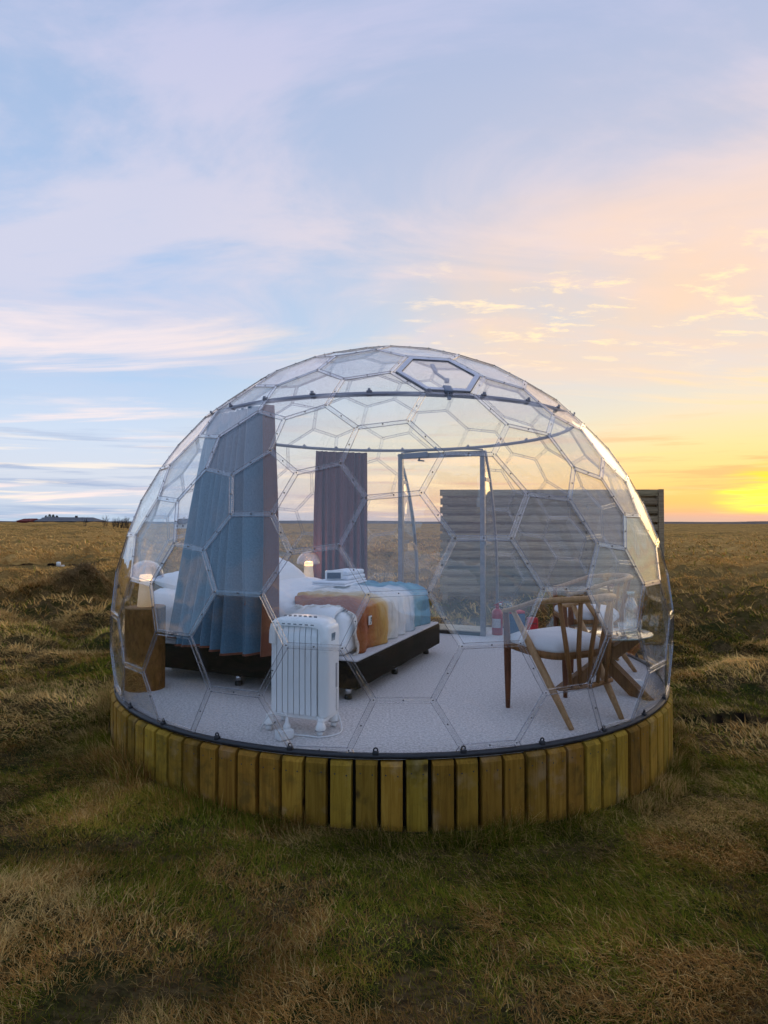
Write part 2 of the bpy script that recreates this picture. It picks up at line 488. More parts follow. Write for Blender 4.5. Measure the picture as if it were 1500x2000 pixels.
def ground_mat():
    m, t, b = base_mat('turf')
    geo = t.new('ShaderNodeNewGeometry')
    P = geo.outputs['Position']
    big = t.noise(t.mapping(P, (1, 1, 0)), 0.16, 5, 0.6, 0.6)
    mid = t.noise(t.mapping(P, (1, 1.6, 0)), 2.6, 6, 0.62, 0.8)
    fine = t.noise(t.mapping(P, (1, 2.2, 1)), 22, 6, 0.7)
    green = t.mix(t.step(fine, 0.3, 0.7), (0.016, 0.018, 0.006, 1), (0.050, 0.054, 0.014, 1))
    straw = t.mix(t.step(fine, 0.3, 0.7), (0.045, 0.028, 0.013, 1), (0.150, 0.098, 0.045, 1))
    gold = t.mix(t.step(mid, 0.3, 0.7), (0.30, 0.155, 0.045, 1), (0.58, 0.340, 0.110, 1))
    c = t.mix(t.step(mid, 0.38, 0.62), green, straw)
    sep = t.new('ShaderNodeSeparateXYZ')
    t.l.new(P, sep.inputs[0])
    dist = t.vmath('LENGTH', P)
    far = t.step(dist, 9.0, 26.0)
    gold = t.mix(t.math('MULTIPLY', t.step(big, 0.44, 0.64), 0.7), gold, (0.125, 0.095, 0.038, 1))
    c = t.mix(far, c, gold)
    soil = t.new('ShaderNodeAttribute', attribute_name='soil')
    c = t.mix(soil.outputs['Fac'], c, (0.012, 0.009, 0.007, 1))
    t.l.new(c, b.inputs['Base Color'])
    b.inputs['Roughness'].default_value = 0.95
    b.inputs['Specular IOR Level'].default_value = 0.0
    bp = t.new('ShaderNodeBump')
    bp.inputs['Strength'].default_value = 0.9
    bp.inputs['Distance'].default_value = 0.08
    t.l.new(t.math('ADD', t.math('MULTIPLY', fine, 0.35), mid), bp.inputs['Height'])
    t.l.new(bp.outputs[0], b.inputs['Normal'])


ground_mat()


def grass_mat():
    m, t, b = base_mat('grass_blades')
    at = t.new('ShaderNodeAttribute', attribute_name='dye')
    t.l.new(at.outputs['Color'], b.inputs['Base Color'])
    b.inputs['Roughness'].default_value = 0.75
    b.inputs['Specular IOR Level'].default_value = 0.0
    tl = t.new('ShaderNodeBsdfTranslucent')
    t.l.new(at.outputs['Color'], tl.inputs[0])
    mx = t.new('ShaderNodeMixShader')
    mx.inputs[0].default_value = 0.3
    t.l.new(b.outputs[0], mx.inputs[1])
    t.l.new(tl.outputs[0], mx.inputs[2])
    t.l.new(mx.outputs[0], t.n['Material Output'].inputs[0])


grass_mat()


# ------------------------------------------------------------------ mesh helpers
def rotz(a):
    return Matrix.Rotation(a, 4, 'Z')


class MB:
    def __init__(self):
        self.v, self.f, self.m, self.s = [], [], [], []

    def add(self, vs, fs, mi=0, smooth=False):
        o = len(self.v)
        self.v += [tuple(p) for p in vs]
        for f in fs:
            self.f.append(tuple(i + o for i in f))
            self.m.append(mi)
            self.s.append(smooth)

    def box(self, c, s, mat=None, bev=0.0, mi=0, seg=2, smooth=False):
        if bev <= 0:
            vs = [Vector((c[0] + dx * s[0] / 2, c[1] + dy * s[1] / 2, c[2] + dz * s[2] / 2)) for dz in (-1, 1) for dx, dy in ((-1, -1), (1, -1), (1, 1), (-1, 1))]
            fs = [(3, 2, 1, 0), (4, 5, 6, 7), (0, 1, 5, 4), (1, 2, 6, 5), (2, 3, 7, 6), (3, 0, 4, 7)]
        else:
            bm = bmesh.new()
            bmesh.ops.create_cube(bm, size=1.0)
            for v in bm.verts:
                v.co = Vector((v.co.x * s[0], v.co.y * s[1], v.co.z * s[2])) + Vector(c)
            bmesh.ops.bevel(bm, geom=bm.edges[:], offset=bev, segments=seg, affect='EDGES', profile=0.5)
            bm.verts.index_update()
            vs = [v.co.copy() for v in bm.verts]
            fs = [tuple(v.index for v in f.verts) for f in bm.faces]
            bm.free()
            smooth = True
        if mat is not None:
            vs = [mat @ v for v in vs]
        self.add(vs, fs, mi, smooth)
        return self

    def beam(self, a, b, w, h, up=(0, 0, 1), mi=0, bev=0.0):
        """box from a to b, w across, h along 'up'"""
        a, b = Vector(a), Vector(b)
        d = b - a
        L = d.length
        x = d.normalized()
        u = Vector(up)
        y = u.cross(x)
        if y.length < 1e-6:
            y = Vector((1, 0, 0)).cross(x)
        y.normalize()
        z = x.cross(y)
        m = Matrix(((x.x, y.x, z.x, a.x + d.x / 2), (x.y, y.y, z.y, a.y + d.y / 2), (x.z, y.z, z.z, a.z + d.z / 2), (0, 0, 0, 1)))
        return self.box((0, 0, 0), (L, w, h), m, bev, mi)

    def tube(self, path, rad, seg=10, mi=0, caps=True, closed=False, flat=(1, 1)):
        path = [Vector(p) for p in path]
        n = len(path)
        if not hasattr(rad, '__len__'):
            rad = [rad] * n
        rings = []
        prev = None
        for i, p in enumerate(path):
            if closed:
                d = path[(i + 1) % n] - path[i - 1]
            else:
                d = path[min(i + 1, n - 1)] - path[max(i - 1, 0)]
            d.normalize()
            if prev is None:
                ref = Vector((0, 0, 1)) if abs(d.z) < 0.95 else Vector((1, 0, 0))
                u = (ref - d * ref.dot(d)).normalized()
            else:
                u = (prev - d * prev.dot(d)).normalized()
            prev = u
            w = d.cross(u)
            rings.append([p + (u * math.cos(2 * math.pi * k / seg) * flat[0] + w * math.sin(2 * math.pi * k / seg) * flat[1]) * rad[i] for k in range(seg)])
        vs = [q for r in rings for q in r]
        fs = []
        for i in range(n if closed else n - 1):
            j = (i + 1) % n
            for k in range(seg):
                l = (k + 1) % seg
                fs.append((i * seg + k, i * seg + l, j * seg + l, j * seg + k))
        if caps and not closed:
            fs.append(tuple(reversed(range(seg))))
            fs.append(tuple((n - 1) * seg + k for k in range(seg)))
        self.add(vs, fs, mi, True)
        return self

    def lathe(self, prof, seg=24, c=(0, 0, 0), mi=0, cap=True):
        vs, fs = [], []
        for r, z in prof:
            for k in range(seg):
                a = 2 * math.pi * k / seg
                vs.append((c[0] + r * math.cos(a), c[1] + r * math.sin(a), c[2] + z))
        for i in range(len(prof) - 1):
            for k in range(seg):
                l = (k + 1) % seg
                fs.append((i * seg + k, i * seg + l, (i + 1) * seg + l, (i + 1) * seg + k))
        if cap:
            fs.append(tuple(reversed(range(seg))))
            fs.append(tuple((len(prof) - 1) * seg + k for k in range(seg)))
        self.add(vs, fs, mi, True)
        return self

    def sheet(self, rows, mi=0, smooth=True, flip=False):
        nr, nc = len(rows), len(rows[0])
        vs = [p for r in rows for p in r]
        fs = []
        for i in range(nr - 1):
            for j in range(nc - 1):
                q = (i * nc + j, i * nc + j + 1, (i + 1) * nc + j + 1, (i + 1) * nc + j)
                fs.append(tuple(reversed(q)) if flip else q)
        self.add(vs, fs, mi, smooth)
        return self

    def prism(self, poly, off, mi=0, side=None):
        """slab: polygon (3D points) and the same pushed by vector off"""
        n = len(poly)
        off = Vector(off)
        vs = [Vector(p) for p in poly] + [Vector(p) + off for p in poly]
        o = len(self.v)
        self.add(vs, [tuple(reversed(range(n))), tuple(range(n, 2 * n))], mi)
        self.add([], [], mi)
        for i in range(n):
            j = (i + 1) % n
            self.f.append((o + i, o + j, o + n + j, o + n + i))
            self.m.append(mi if side is None else side)
            self.s.append(False)
        return self

    def mesh(self, name, mats):
        me = bpy.data.meshes.new(name)
        me.from_pydata(self.v, [], self.f)
        for mm in (mats if isinstance(mats, (list, tuple)) else [mats]):
            me.materials.append(M[mm])
        me.polygons.foreach_set('material_index', self.m)
        me.polygons.foreach_set('use_smooth', self.s)
        me.update()
        return me

    def build(self, name, mats, parent=None, loc=None):
        return link(name, self.mesh(name, mats), parent, loc)


def link(name, me, parent=None, loc=None, rz=None):
    o = bpy.data.objects.new(name, me)
    COL.objects.link(o)
    if parent is not None:
        o.parent = parent
    if loc is not None:
        o.location = loc
    if rz is not None:
        o.rotation_euler = (0, 0, rz)
    return o


def thing(name, label, cat, loc=(0, 0, 0), rz=0.0, group=None):
    o = bpy.data.objects.new(name, None)
    COL.objects.link(o)
    o.empty_display_size = 0.1
    o.location = loc
    o.rotation_euler = (0, 0, rz)
    return tag(o, label, cat, group)


def tag(o, label=None, cat=None, group=None, kind=None):
    if label:
        o['label'] = label
    if cat:
        o['category'] = cat
    if group:
        o['group'] = group
    if kind:
        o['kind'] = kind
    return o


def copy_tree(o, parent=None):
    c = o.copy()
    COL.objects.link(c)
    c.parent = parent
    for ch in list(o.children):
        copy_tree(ch, c)
    return c


# numpy value noise ---------------------------------------------------
_perm = rng.random((256, 256))


def vnoise(x, y):
    xi, yi = np.floor(x).astype(int), np.floor(y).astype(int)
    fx, fy = x - xi, y - yi
    fx, fy = fx * fx * (3 - 2 * fx), fy * fy * (3 - 2 * fy)
    a, b = _perm[xi & 255, yi & 255], _perm[(xi + 1) & 255, yi & 255]
    c, d = _perm[xi & 255, (yi + 1) & 255], _perm[(xi + 1) & 255, (yi + 1) & 255]
    return (a * (1 - fx) + b * fx) * (1 - fy) + (c * (1 - fx) + d * fx) * fy


def fbm(x, y, oct=4, gain=0.5):
    s, a, n = 0.0, 1.0, 0.0
    for k in range(oct):
        s = s + a * vnoise(x * 2 ** k + 17.3 * k, y * 2 ** k + 9.1 * k)
        n += a
        a *= gain
    return s / n


# ------------------------------------------------------------------ dome geometry numbers
DC = Vector((0.0535, 5.0423, 0.0))       # dome centre on the floor
SR = 2.07                                # sphere radius
SZ = CAM_H - 0.7229                      # height of the sphere's centre above the floor
DECK_R = 2.066


def sstep(a, b, x):
    t = np.clip((x - a) / (b - a), 0, 1)
    return t * t * (3 - 2 * t)


def ditch_left(x, y, k=1.0):
    w = np.abs(y - (20.4 + 0.25 * np.sin(x * 0.9))) / k
    return sstep(0.85, 0.62, w) * sstep(-9.2, -9.6, x)


def ditch_right(x, y, k=1.0):
    line = 4.90 - 0.06 * (x - 2.2) + 0.05 * np.sin(x * 5.0)
    wid = (0.06 + 0.08 * sstep(2.4, 3.1, x)) * k
    return sstep(1.0, 0.72, np.abs(y - line) / wid) * sstep(2.2, 2.4, x)


def hummock(x, y):
    a = np.abs(2 * vnoise(x * 0.95 + 3.3, y * 1.25 + 8.1) - 1)
    b = np.abs(2 * vnoise(x * 2.1 + 13.3, y * 2.7 + 5.1) - 1)
    c = np.abs(2 * vnoise(x * 4.9 + 1.3, y * 5.9 + 2.1) - 1)
    return 0.55 * a + 0.30 * b + 0.15 * c


def ground_z(x, y):
    r = np.hypot(x, y)
    rd = np.hypot(x - DC.x, y - DC.y)
    z = -0.335 - 0.034 * np.clip(x, -3.2, 3.2)
    near = sstep(2.2, 4.5, rd) * (1 - 0.9 * np.exp(-(((x + 11.0) / 3.6) ** 4 + ((y - 18.8) / 2.4) ** 4)))
    near = near * (1 - 0.92 * np.exp(-((y - 4.9) / 0.4) ** 4) * sstep(2.2, 2.7, x) * sstep(6, 5, x))
    z = z + near * 0.16 * (fbm(x * 0.33 + 4, y * 0.33 + 8, 3) - 0.5)
    z = z + (0.06 + 0.36 * sstep(5, 13, r)) * near * (fbm(x * 0.9 + 31, y * 1.3 + 12, 4) - 0.5)
    z = z + (0.20 + 0.42 * sstep(3.5, 11, r)) * near * (hummock(x, y) - 0.5) * (1 - 0.5 * sstep(40, 90, r))
    z = z + 0.075 * (fbm(x * 3.1 + 3, y * 3.1 + 5, 3) - 0.5) * sstep(0.0, 0.5, rd - 2.0)
    z = z + near * sstep(10, 40, r) * 0.55 * (fbm(x * 0.085 + 2, y * 0.13 + 6, 4) - 0.5) * (1 - 0.75 * sstep(70, 300, r))
    z = z + 1.28 * sstep(45, 150, r) * sstep(-0.36, -0.46, x / np.maximum(y, 0.1)) * (y > 0)
    # the big tussock on the left
    z = z + 0.52 * np.exp(-(((x + 5.95) / 0.62) ** 2 + ((y - 12.4) / 0.7) ** 2)) * (0.7 + 0.6 * fbm(x * 3.3, y * 3.3, 3))
    z = z - 0.75 * ditch_left(x, y) - 0.45 * ditch_right(x, y)
    return z


def make_ground():
    az = np.concatenate([np.radians(np.arange(-52, 52, 0.26)), np.radians(np.arange(52, 308, 3.2))])
    rr = [0.5]
    while rr[-1] < 9000:
        rr.append(rr[-1] * (1.021 if rr[-1] < 60 else 1.06))
    rr = np.array(rr)
    A, Rr = np.meshgrid(az, rr)
    X, Y = Rr * np.sin(A), Rr * np.cos(A)
    Z = ground_z(X, Y)
    n, m = len(rr), len(az)
    co = np.stack([X.ravel(), Y.ravel(), Z.ravel()], 1)
    co = np.vstack([co, [[0, 0, float(ground_z(np.array([0.0]), np.array([0.0]))[0])]]])
    i, j = np.meshgrid(np.arange(n - 1), np.arange(m), indexing='ij')
    j2 = (j + 1) % m
    quads = np.stack([i * m + j, (i + 1) * m + j, (i + 1) * m + j2, i * m + j2], -1).reshape(-1, 4)
    faces = [tuple(q) for q in quads.tolist()] + [(n * m, k, (k + 1) % m) for k in range(m)]
    me = bpy.data.meshes.new('ground')
    me.from_pydata(co.tolist(), [], faces)
    me.materials.append(M['turf'])
    me.polygons.foreach_set('use_smooth', [True] * len(me.polygons))
    soil = np.clip(ditch_left(co[:, 0], co[:, 1], 1.5) + ditch_right(co[:, 0], co[:, 1], 1.6), 0, 1)
    a = me.attributes.new('soil', 'FLOAT', 'POINT')
    a.data.foreach_set('value', soil.astype(np.float32))
    me.update()
    o = link('ground', me)
    tag(o, 'open field of matted brown and green winter turf', kind='structure')


make_ground()


def make_hills():
    n = 160
    top, bot, back = [], [], []
    for k in range(n + 1):
        a = R(-60 + 120 * k / n)
        d = 700.0
        h = 1.0 + 2.4 * float(fbm(np.array([k * 0.11]), np.array([2.0]), 4)[0]) ** 1.5
        if -15 < math.degrees(a) < -4:
            h += 0.9
        top.append((d * math.sin(a), d * math.cos(a), h))
        bot.append(((d - 60) * math.sin(a), (d - 60) * math.cos(a), -2))
        back.append(((d + 120) * math.sin(a), (d + 120) * math.cos(a), -2))
    b = MB().sheet([bot, top, back], 0, True, True)
    tag(b.build('hills', 'hill'), 'low dark rise of land along the horizon', kind='structure')


make_hills()


# ------------------------------------------------------------------ grass
def blades(n, amin, amax, rmin, rmax, length, width, segs, seed, power=1.0, only=False, skirt=False):
    g = np.random.default_rng(seed)
    a = np.radians(g.uniform(amin, amax, n))
    r = np.sqrt(g.uniform(rmin ** 2, rmax ** 2, n)) if power == 1.0 else rmin * (rmax / rmin) ** g.random(n)
    x, y = r * np.sin(a), r * np.cos(a)
    if skirt:
        rs = DECK_R + 0.012 + 0.16 * g.random(n) ** 1.8
        x, y = DC.x + rs * np.cos(a), DC.y + rs * np.sin(a)
        r = np.hypot(x, y)
    keep = np.hypot(x - DC.x, y - DC.y) > DECK_R + 0.015
    keep &= (ditch_right(x, y, 1.35) < 0.05) & (ditch_left(x, y, 1.4) < 0.05)
    keep &= ~((np.abs(y - 19.0) < 0.8) & (x < -9.4))
    keep &= ~((np.abs(y - 4.76) < 0.05) & (x > 2.5) & (x < 4.5))
    # clumping: thin out between tufts
    cl = fbm(x * 2.4 + 7, y * 2.4 + 3, 3)
    keep &= g.random(n) < np.clip(0.6 + 2.2 * (cl - 0.33), 0.58, 1)
    if only:
        keep &= g.random(n) < np.exp(-(((x + 5.95) / 0.8) ** 2 + ((y - 12.4) / 0.9) ** 2)) * 1.3
    x, y, r, cl = x[keep], y[keep], r[keep], cl[keep]
    n = len(x)
    z = ground_z(x, y)
    # colours: patches of green among straw
    pat = fbm(x * 0.95 + 21, y * 1.25 + 40, 4)
    pat2 = fbm(x * 3.0 + 61, y * 4.2 + 14, 3)
    rd = np.hypot(x - DC.x, y - DC.y)
    greenness = np.clip((pat - 0.47) * 5.5 + (pat2 - 0.5) * 3.2 + 0.22, 0.08, 0.80)
    greenness = np.clip(greenness + 0.35 * sstep(3.3, 2.1, rd), 0, 1) * (1 - 0.72 * sstep(7, 17, r) * sstep(2.0, -3.0, x) - 0.45 * sstep(9, 22, r))
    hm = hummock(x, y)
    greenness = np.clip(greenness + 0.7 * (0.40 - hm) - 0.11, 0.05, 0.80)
    isg = g.random(n) < greenness
    t = g.random(n)[:, None]
    green = np.array([[0.072, 0.084, 0.008]]) * (1 - t) + np.array([[0.250, 0.245, 0.024]]) * t
    olive = np.array([[0.15, 0.105, 0.016]]) * (1 - t) + np.array([[0.42, 0.27, 0.040]]) * t
    straw = np.array([[0.30, 0.175, 0.054]]) * (1 - t) + np.array([[0.78, 0.52, 0.190]]) * t
    rust = np.array([[0.21, 0.098, 0.026]]) * (1 - t) + np.array([[0.52, 0.270, 0.072]]) * t
    rp = fbm(x * 1.1 + 90, y * 1.4 + 77, 3)
    isr = g.random(n) < np.clip((rp - 0.45) * 5, 0.05, 0.75)
    iso = g.random(n) < np.clip((fbm(x * 1.4 + 9, y * 1.6 + 70, 3) - 0.48) * 5, 0.06, 0.6)
    col = np.where(isg[:, None], np.where(iso[:, None], olive, green), np.where(isr[:, None], rust, straw))
    col = col * (0.42 + 1.45 * np.clip(hm, 0, 0.8))[:, None] * (0.55 + 0.95 * fbm(x * 4.3 + 5, y * 5.6 + 33, 3))[:, None]      # hollow shade and damp both painted into the blade colour, dry crests paler
    farw = sstep(7.5, 18, r)[:, None]
    gold = np.array([[0.36, 0.182, 0.050]]) * (1 - t) + np.array([[0.78, 0.465, 0.145]]) * t
    col = np.where((~isg)[:, None], col * (1 - farw) + gold * (0.35 + 1.5 * np.clip(hm, 0, 0.75))[:, None] * farw, col)  # distant gold blades get the same painted shade in their hollows
    # the dark tussock
    tus = np.exp(-(((x + 5.95) / 0.75) ** 2 + ((y - 12.4) / 0.8) ** 2))[:, None]
    col = col * (1 - 0.85 * tus) + np.array([[0.22, 0.15, 0.085]]) * (0.4 + t) * 0.85 * tus
    # matted lie of the grass
    flow = 6.5 * fbm(x * 0.8 + 11, y * 0.8 + 50, 3) + g.normal(0, 0.9, n)
    lean = np.clip(g.normal(1.16, 0.24, n), 0.2, 1.5)
    up = isg & (g.random(n) < 0.5)
    lean = np.where(up, np.clip(g.normal(0.85, 0.3, n), 0.05, 1.35), lean)
    L = length * g.uniform(0.45, 1.3, n) * np.where(isg, 0.85, 1.0) * (0.62 + 0.45 * cl + 0.85 * hm)
    if skirt:
        lean = np.clip(g.normal(0.55, 0.3, n), 0.05, 1.2)
        L = L * (0.6 + 1.1 * np.clip((fbm(x * 5 + 3, y * 5 + 8, 3) - 0.35) * 3, 0, 1.2))
    W = width * g.uniform(0.6, 1.3, n)
    dx, dy = np.cos(flow), np.sin(flow)
    # keep blades from leaning through the deck
    tow = (dx * (DC.x - x) + dy * (DC.y - y)) / rd
    nearp = (rd < DECK_R + L) & (tow > 0)
    dx = np.where(nearp, -dx, dx)
    dy = np.where(nearp, -dy, dy)
    sxv, syv = -dy, dx
    pts = []
    for k in range(segs + 1):
        s = k / segs
        th = lean * (0.45 + 0.75 * s)
        h = L * s * np.cos(th * 0.9)
        o = L * s * np.sin(th)
        cx, cyy, cz = x + dx * o, y + dy * o, z - 0.012 + h * 0.85
        w = W * (1 - s ** 1.6) * 0.5
        if k < segs:
            pts.append(np.stack([cx - sxv * w, cyy - syv * w, cz], 1))
            pts.append(np.stack([cx + sxv * w, cyy + syv * w, cz], 1))
        else:
            pts.append(np.stack([cx, cyy, cz], 1))
    V = np.stack(pts, 1)
    nv = V.shape[1]
    base = (np.arange(n) * nv)[:, None]
    tri = []
    for k in range(segs - 1):
        b = 2 * k
        tri += [(b, b + 1, b + 3), (b, b + 3, b + 2)]
    b = 2 * (segs - 1)
    tri.append((b, b + 1, b + 2))
    T = (base[:, :, None] + np.array(tri)[None]).reshape(-1, 3)
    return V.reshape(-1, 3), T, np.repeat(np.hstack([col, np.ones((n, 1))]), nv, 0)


def make_grass():
    sets = [blades(520000, -39, 39, 1.45, 4.6, 0.056, 0.0030, 2, 1),
            blades(260000, -42, 42, 4.4, 10.5, 0.095, 0.0070, 2, 2),
            blades(150000, -42, 42, 10, 30, 0.17, 0.016, 2, 3),
            blades(90000, -42, 42, 28, 110, 0.22, 0.055, 2, 4, 2.0),
            blades(46000, -32.5, -20.5, 11.0, 15.8, 0.20, 0.010, 2, 5, 1.0, True),
            blades(26000, 175, 365, 1, 2, 0.085, 0.0036, 2, 6, 1.0, False, True)]
    vo, Vs, Ts, Cs = 0, [], [], []
    for V, T, C in sets:
        Vs.append(V)
        Ts.append(T + vo)
        Cs.append(C)
        vo += len(V)
    V, T, C = np.vstack(Vs).astype(np.float32), np.vstack(Ts).astype(np.int32), np.vstack(Cs).astype(np.float32)
    me = bpy.data.meshes.new('grass')
    me.vertices.add(len(V))
    me.vertices.foreach_set('co', V.ravel())
    me.loops.add(len(T) * 3)
    me.loops.foreach_set('vertex_index', T.ravel())
    me.polygons.add(len(T))
    me.polygons.foreach_set('loop_start', np.arange(0, len(T) * 3, 3, dtype=np.int32))
    me.polygons.foreach_set('loop_total', np.full(len(T), 3, dtype=np.int32))
    me.materials.append(M['grass_blades'])
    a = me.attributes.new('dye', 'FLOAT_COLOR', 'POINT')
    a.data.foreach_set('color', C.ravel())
    me.update(calc_edges=True)
    o = link('grass', me)
    tag(o, 'matted straw-brown and green grass covering the field', 'grass', kind='stuff')


make_grass()


# ------------------------------------------------------------------ deck
PORT_AZ = R(21.7)                                  # direction of the doorway from the dome's centre
PN = Vector((math.sin(PORT_AZ), math.cos(PORT_AZ), 0))
PT = Vector((math.cos(PORT_AZ), -math.sin(PORT_AZ), 0))
PORT_D = 1.43                                      # doorway plane from the centre
PORT_W = 0.455                                     # half its width
PORT_H = 1.845


def make_deck():
    deck = thing('deck', 'round raised timber platform with upright plank skirt and grey carpet under the dome', 'platform', DC)
    MB().lathe([(DECK_R - 0.055, -0.62), (DECK_R - 0.055, -0.03), (DECK_R - 0.07, -0.015), (0.02, -0.015)], 96).build('core', 'drum_dark', deck)
    # carpet: a disc with the doorway bay left open
    prof = []
    rf = DECK_R - 0.035
    a0 = math.atan2(PN.y, PN.x)
    half = math.asin((PORT_W - 0.02) / rf)
    for k in range(121):
        a = a0 + half + (2 * math.pi - 2 * half) * k / 120
        prof.append((rf * math.cos(a), rf * math.sin(a), -0.012))
    for s in (-1, 1):
        prof.append(tuple(PN * (PORT_D + 0.02) + PT * s * -(PORT_W - 0.02) * -1 + Vector((0, 0, -0.012))) if s == 1 else tuple(PN * (PORT_D + 0.02) - PT * -(PORT_W - 0.02) * -1 + Vector((0, 0, -0.012))))
    # order the two inner corners: after the sweep we arrive at the right-hand side
    last = Vector(prof[120])
    c1, c2 = Vector(prof[121]), Vector(prof[122])
    if (c2 - last).length < (c1 - last).length:
        prof[121], prof[122] = prof[122], prof[121]
    MB().prism(prof, (0, 0, 0.012)).build('carpet', 'carpet', deck)
    # pale boards in the doorway bay
    n = 5
    d0, d1 = PORT_D + 0.03, 2.0
    for k in range(n):
        w = (d1 - d0) / n
        m = MB()
        c = PN * (d0 + w * (k + 0.5))
        mat = Matrix(((PT.x, PN.x, 0, c.x), (PT.y, PN.y, 0, c.y), (0, 0, 1, -0.012), (0, 0, 0, 1)))
        m.box((0, 0, 0), (2 * PORT_W - 0.06, w - 0.008, 0.022), mat, 0.003)
        m.build('board', 'pale_board', deck)
    # skirt planks
    N = 106
    pitch = 2 * math.pi * DECK_R / N
    w = pitch - 0.013
    th = 0.042
    z0, z1 = -0.62, -0.012
    ch = 0.016
    xo = DECK_R
    variants = []
    for q in range(4):
        ww = w * random.uniform(0.96, 1.02)
        e = 0.003
        m = MB()
        vs = []
        for (x, z) in ((xo - th, z0), (xo, z0), (xo, z1 - ch), (xo - ch * 1.2, z1), (xo - th, z1)):
            for s in (-1, 1):
                vs.append((x, s * (ww / 2 - (e if x == xo else 0)), z))
        fs = [(0, 2, 4, 6, 8), (9, 7, 5, 3, 1), (2, 3, 5, 4), (4, 5, 7, 6), (6, 7, 9, 8), (8, 9, 1, 0), (0, 1, 3, 2)]
        m.add(vs, fs)
        for sy in (-1, 1):
            cyy, czz = sy * ww * 0.27, z1 - 0.055 + random.uniform(-0.006, 0.006)
            ring = [(xo + 0.0012, cyy + 0.0042 * math.cos(q2 * math.pi / 3), czz + 0.0042 * math.sin(q2 * math.pi / 3)) for q2 in range(6)]
            m.add(ring, [tuple(range(6))], 1)
        me = m.mesh('plank', ['plank_wood', 'steel_dark'])
        variants.append(me)
    for k in range(N):
        a = 2 * math.pi * (k + 0.37) / N + random.uniform(-0.0012, 0.0012)
        o = link('plank', variants[random.randrange(4)], deck, (random.uniform(-0.003, 0.003) * math.cos(a), random.uniform(-0.003, 0.003) * math.sin(a), random.uniform(-0.005, 0.003)), a)
    return deck


make_deck()


# ------------------------------------------------------------------ the dome
QF = np.array([[0.8475100286032752, -0.5237900034832196, -0.08585326824276315],
               [-0.07303115203036986, 0.04513573419232873, -0.996307791965945],
               [0.5257311121191428, 0.8506508083520514, 0.0]])


def goldberg(b, c):
    phi = (1 + 5 ** .5) / 2
    ico = []
    for s1 in (1, -1):
        for s2 in (phi, -phi):
            ico += [(0, s1, s2), (s1, s2, 0), (s2, 0, s1)]
    ico = np.array(ico, float)
    ico /= np.linalg.norm(ico[0])
    D = ico @ ico.T
    import itertools
    fa = []
    for t in itertools.combinations(range(12), 3):
        if all(D[i, j] > .4 for i, j in itertools.combinations(t, 2)):
            fa.append(t if np.linalg.det(ico[list(t)]) > 0 else (t[0], t[2], t[1]))
    w = complex(0.5, math.sqrt(3) / 2)
    z0 = b + c * w
    z1 = z0 * w
    Mi = np.linalg.inv(np.array([[z0.real, z1.real], [z0.imag, z1.imag]]))
    pts, cen = {}, {}
    for t in fa:
        A, B, C = ico[list(t)]
        for i in range(-8, 9):
            for j in range(-8, 9):
                for k, o in enumerate((0, (1 + w) / 3, (1 + w) * 2 / 3)):
                    z = i + j * w + o
                    u, v = Mi @ np.array([z.real, z.imag])
                    if u < -1e-9 or v < -1e-9 or u + v > 1 + 1e-9:
                        continue
                    p = A * (1 - u - v) + B * u + C * v
                    p = QF @ (p / np.linalg.norm(p))
                    (cen if k == 0 else pts)[tuple((p * 1e5).round().astype(int))] = p
    def uniq(d):
        out = []
        for p in d.values():
            if not any(abs(p - q).max() < 1e-3 for q in out):
                out.append(p)
        return np.array(out)
    return uniq(pts), uniq(cen)


def clip(poly, n, d):
    """keep the side where n.p <= d"""
    out = []
    n = Vector(n)
    for i, a in enumerate(poly):
        b = poly[(i + 1) % len(poly)]
        da, db = n.dot(a) - d, n.dot(b) - d
        if da <= 0:
            out.append(a)
        if (da < 0 < db) or (db < 0 < da):
            out.append(a + (b - a) * (da / (da - db)))
    return out if len(out) >= 3 else []


def clip_seg(a, b, n, d):
    n = Vector(n)
    da, db = n.dot(a) - d, n.dot(b) - d
    if da > 0 and db > 0:
        return None
    if da <= 0 and db <= 0:
        return a, b
    m = a + (b - a) * (da / (da - db))
    return (a, m) if da <= 0 else (m, b)


FLOOR_CUT = 0.015


def dome_pieces(poly):
    poly = clip(poly, (0, 0, -1), -FLOOR_CUT)
    if not poly:
        return []
    c = sum(poly, Vector()) / len(poly)
    if max(PN.dot(p) for p in poly) < PORT_D - 0.1:
        return [poly]
    w = PORT_W + 0.01
    out = []
    a = clip(poly, -PT, -w)          # right of the bay: PT.p >= w
    if a:
        out.append(a)
    mid = clip(poly, PT, w)
    if mid:
        b = clip(mid, PT, -w)        # left of it
        if b:
            out.append(b)
        mid = clip(mid, -PT, w)
        if mid:
            t = clip(mid, (0, 0, -1), -(PORT_H + 0.03))
            if t:
                out.append(t)
    return out


def dome_seg(a, b):
    s = clip_seg(a, b, (0, 0, -1), -FLOOR_CUT)
    if not s:
        return []
    a, b = s
    if max(PN.dot(a), PN.dot(b)) < PORT_D - 0.1:
        return [(a, b)]
    w = PORT_W + 0.01
    out = []
    r = clip_seg(a, b, -PT, -w)
    if r:
        out.append(r)
    mid = clip_seg(a, b, PT, w)
    if mid:
        l = clip_seg(mid[0], mid[1], PT, -w)
        if l:
            out.append(l)
        mid = clip_seg(mid[0], mid[1], -PT, w)
        if mid:
            t = clip_seg(mid[0], mid[1], (0, 0, -1), -(PORT_H + 0.03))
            if t:
                out.append(t)
    return [s for s in out if (s[1] - s[0]).length > 0.02]


